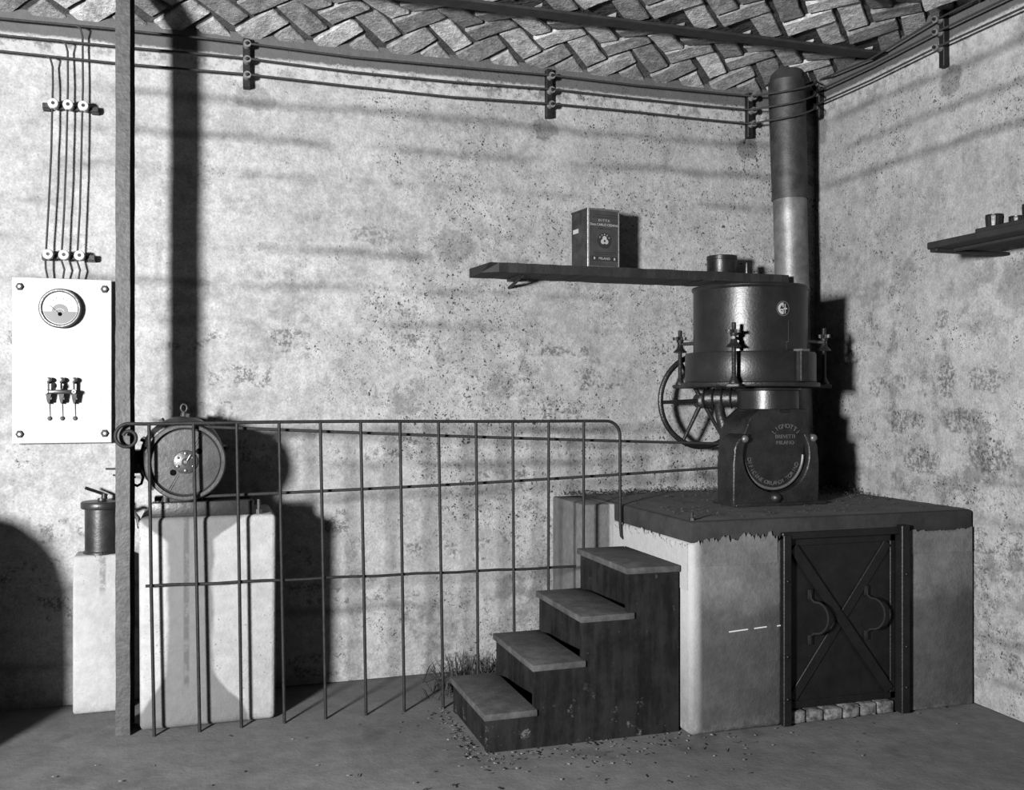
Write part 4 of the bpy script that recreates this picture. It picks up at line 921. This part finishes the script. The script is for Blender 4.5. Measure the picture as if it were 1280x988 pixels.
bm = B(); lathe(bm, [(0, -.003), (.007, -.002), (.009, .002), (.009, .004)], (gx, GY + .002, gz - .026), (0, 1, 0), 14); obj('pivot_cap', bm, 'ink', gauge)
bm = B(); tube(bm, [(gx + .020 * math.cos(math.radians(a)), GY + .004, gz - .022 + .020 * math.sin(math.radians(a))) for a in range(20, 161, 10)], .0016, 4); obj('inner_scale', bm, 'dial', gauge)
px = [-0.640, -0.588, -0.536]
bm = B(); box(bm, px[0] - .014, px[2] + .010, SYF - .058, SYF - .040, 1.416, 1.434, .004, 2); 
ks = obj('switch_crossbar', bm, 'bakelite', sw, 40)
for i, x_ in enumerate(px):
    bm = B(); box(bm, x_ - .007, x_ + .007, SYF - .030, SYF + .002, 1.462, 1.484, .002, 1); cl = obj('contact_clip', bm, 'iron', sw)
    bm = B(); lathe(bm, [(0, -.014), (.010, -.012), (.012, -.004), (.012, .008), (0, .008)], (x_ + .002, SYF - .026, 1.478), (0, 1, 0), 12); obj('cap', bm, 'bakelite', cl, 40)
    bm = B(); b2 = bmesh.new(); prism_y(b2, [(x_ - .012, 1.425), (x_ + .014, 1.425), (x_ + .006, 1.378), (x_ - .004, 1.378)], SYF - .046, SYF - .030); merge(bm, b2); box(bm, x_ - .004, x_ + .003, SYF - .030, SYF + .002, 1.372, 1.392); box(bm, x_ - .0025, x_ + .0015, SYF - .046, SYF - .018, 1.42, 1.468); obj('blade', bm, 'iron', sw)
    bm = B(); lathe(bm, [(0, -.010), (.007, -.008), (.010, -.002), (.010, .002)], (x_ + .001, SYF - .001, 1.306), (0, 1, 0), 10); obj('terminal_stud', bm, 'iron', sw, 40)
    bm = B(); tube(bm, [(x_ - .001, SYF - .006, 1.374), (x_ + .001, SYF - .004, 1.312)], .0022, 6); obj('lead', bm, 'print', sw)
bm = B(); lathe(bm, [(0, -.045), (.008, -.044), (.012, -.036), (.012, -.024), (.006, -.012), (.005, .0)], (-0.612, SYF - .056, 1.437), (.0, .86, -.5), 16); obj('switch_handle', bm, 'bakelite', sw, 50)
for x_, z_ in ((px[0] - .007, 1.425), (px[2] + .002, 1.425)):
    bm = B(); lathe(bm, [(.003, -.006), (.009, -.006), (.010, -.002), (.010, .004)], (x_, SYF - .058, z_), (0, 1, 0), 12); obj('crossbar_nut', bm, 'steel', ks, 40)

# ================================================================== SHADOW CASTER (unseen round body added out of frame to shade the rear wall)
shadow_caster = thing('unseen_shadow_caster', 'unseen dark round-shouldered body added to cast a shadow, beyond the marble board', 'shadow_caster', (-1.265, 4.22, 0))
bm = B(); lathe(bm, [(0, .004), (.37, .004), (.38, .012), (.38, .64), (.372, .72), (.345, .81), (.295, .89), (.21, .96), (.10, .995), (0, 1.0)], (-1.265, 4.22, 0), n=40); obj('body', bm, 'iron', shadow_caster, 40)
bm = B(); lathe(bm, [(0, .99), (.07, .99), (.07, 1.03), (.078, 1.035), (.078, 1.05), (0, 1.052)], (-1.265, 4.22, 0), n=24); obj('cap', bm, 'iron', shadow_caster, 40)

# ================================================================== LITTER
def litter(name, mat, pts, lmin, lmax, wmin, wmax, label, cat, flat=True, seed=1):
    rnd = random.Random(seed); bm = B()
    for (x_, y_, z_) in pts:
        l, w_, a = rnd.uniform(lmin, lmax), rnd.uniform(wmin, wmax), rnd.uniform(0, PI)
        u = Vector((math.cos(a), math.sin(a), rnd.uniform(-.1, .1) if flat else rnd.uniform(-.5, .9))).normalized() * l / 2; v = u.cross(Vector((0, 0, 1))).normalized() * w_ / 2; h = Vector((0, 0, w_ * .7)); c = Vector((x_, y_, z_ + abs(u.z)))
        q = [bm.verts.new(p) for p in (c - u - v, c + u - v * .6, c + u + v * .6, c - u + v, c - u * .9 + h, c + u * .8 + h)]
        for f in ((0, 1, 2, 3), (0, 4, 5, 1), (3, 2, 5, 4), (0, 3, 4), (1, 5, 2)): bm.faces.new([q[i] for i in f])
    o = tag(obj(name, bm, mat), label, cat); o['kind'] = 'stuff'; return o
R = random.Random(21)
P1 = []
for i in range(130): P1.append((R.uniform(1.0, 2.1), 3.70 - abs(R.gauss(0, .10)), 0.003))
for i in range(90): P1.append((1.045 - abs(R.gauss(0, .04)), R.uniform(3.66, 4.3), 0.003))
for i in range(60): P1.append((R.uniform(0.7, 2.6), R.uniform(3.2, 3.66), 0.003))
P1b = P1[::2]; P1 = P1[1::2]
for i in range(45): P1.append((R.uniform(-0.6, 3.2), R.uniform(3.3, 4.3), 0.003))
litter('floor_litter', 'straw', P1, .008, .032, .002, .006, 'dark straw and crumbs scattered on the floor around the steps', 'litter', True, 2)
for i in range(40): P1b.append((R.uniform(-0.7, 3.1), R.uniform(3.35, 4.3), 0.003))
litter('floor_chips', 'strawpale', P1b, .004, .014, .002, .006, 'pale chips scattered on the floor around the steps', 'litter', True, 3)
P2 = []
for i in range(900):
    x_ = R.uniform(2.86, 3.36); y_ = 4.60 - abs(R.gauss(0, .17)) + (x_ - 3.1) * -.2 + R.uniform(0, .2)
    if PYF + .1 < y_ < 4.84: P2.append((x_, y_, PZ + .006 + R.random() ** 2 * .022))
for i in range(420):
    x_ = R.uniform(1.80, 2.9); P2.append((x_, 4.83 - abs(R.gauss(0, .05)), PZ + .006 + R.random() ** 2 * .02))
for i in range(160): P2.append((R.uniform(1.97, 3.3), R.uniform(PYF + .06, 4.8), PZ + .006))
litter('plinth_crumbs', 'straw', P2, .004, .015, .003, .008, 'crumbs and husks heaped along the back of the dark slab', 'litter', False, 4)
bm = B(); R = random.Random(5)                   # dry weeds behind the steps
for i in range(520):
    x_, y_ = 1.27 + R.gauss(0, .10), 4.55 + R.gauss(0, .10)
    if y_ > 4.84 or y_ < 4.34: continue
    a = R.uniform(0, 2 * PI); l = R.uniform(.05, .17); lean = R.uniform(.2, .9); d = Vector((math.cos(a) * lean, math.sin(a) * lean * .6, 1)).normalized()
    p0 = Vector((x_, y_, 0.0)); p1 = p0 + d * l * .6; p2 = p1 + (d + Vector((0, 0, -.5))).normalized() * l * .4
    p1.y = min(p1.y, 4.85); p2.y = min(p2.y, 4.855); w_ = Vector((-math.sin(a), math.cos(a), 0)) * R.uniform(.002, .005)
    A_ = [bm.verts.new(p) for p in (p0 - w_, p0 + w_, p1 + w_, p1 - w_, p2)]; bm.faces.new(A_[:4]); bm.faces.new((A_[3], A_[2], A_[4]))
o = tag(obj('dry_weeds', bm, 'straw'), 'clump of dry weeds behind the steps against the rear wall', 'weeds'); o['kind'] = 'stuff'
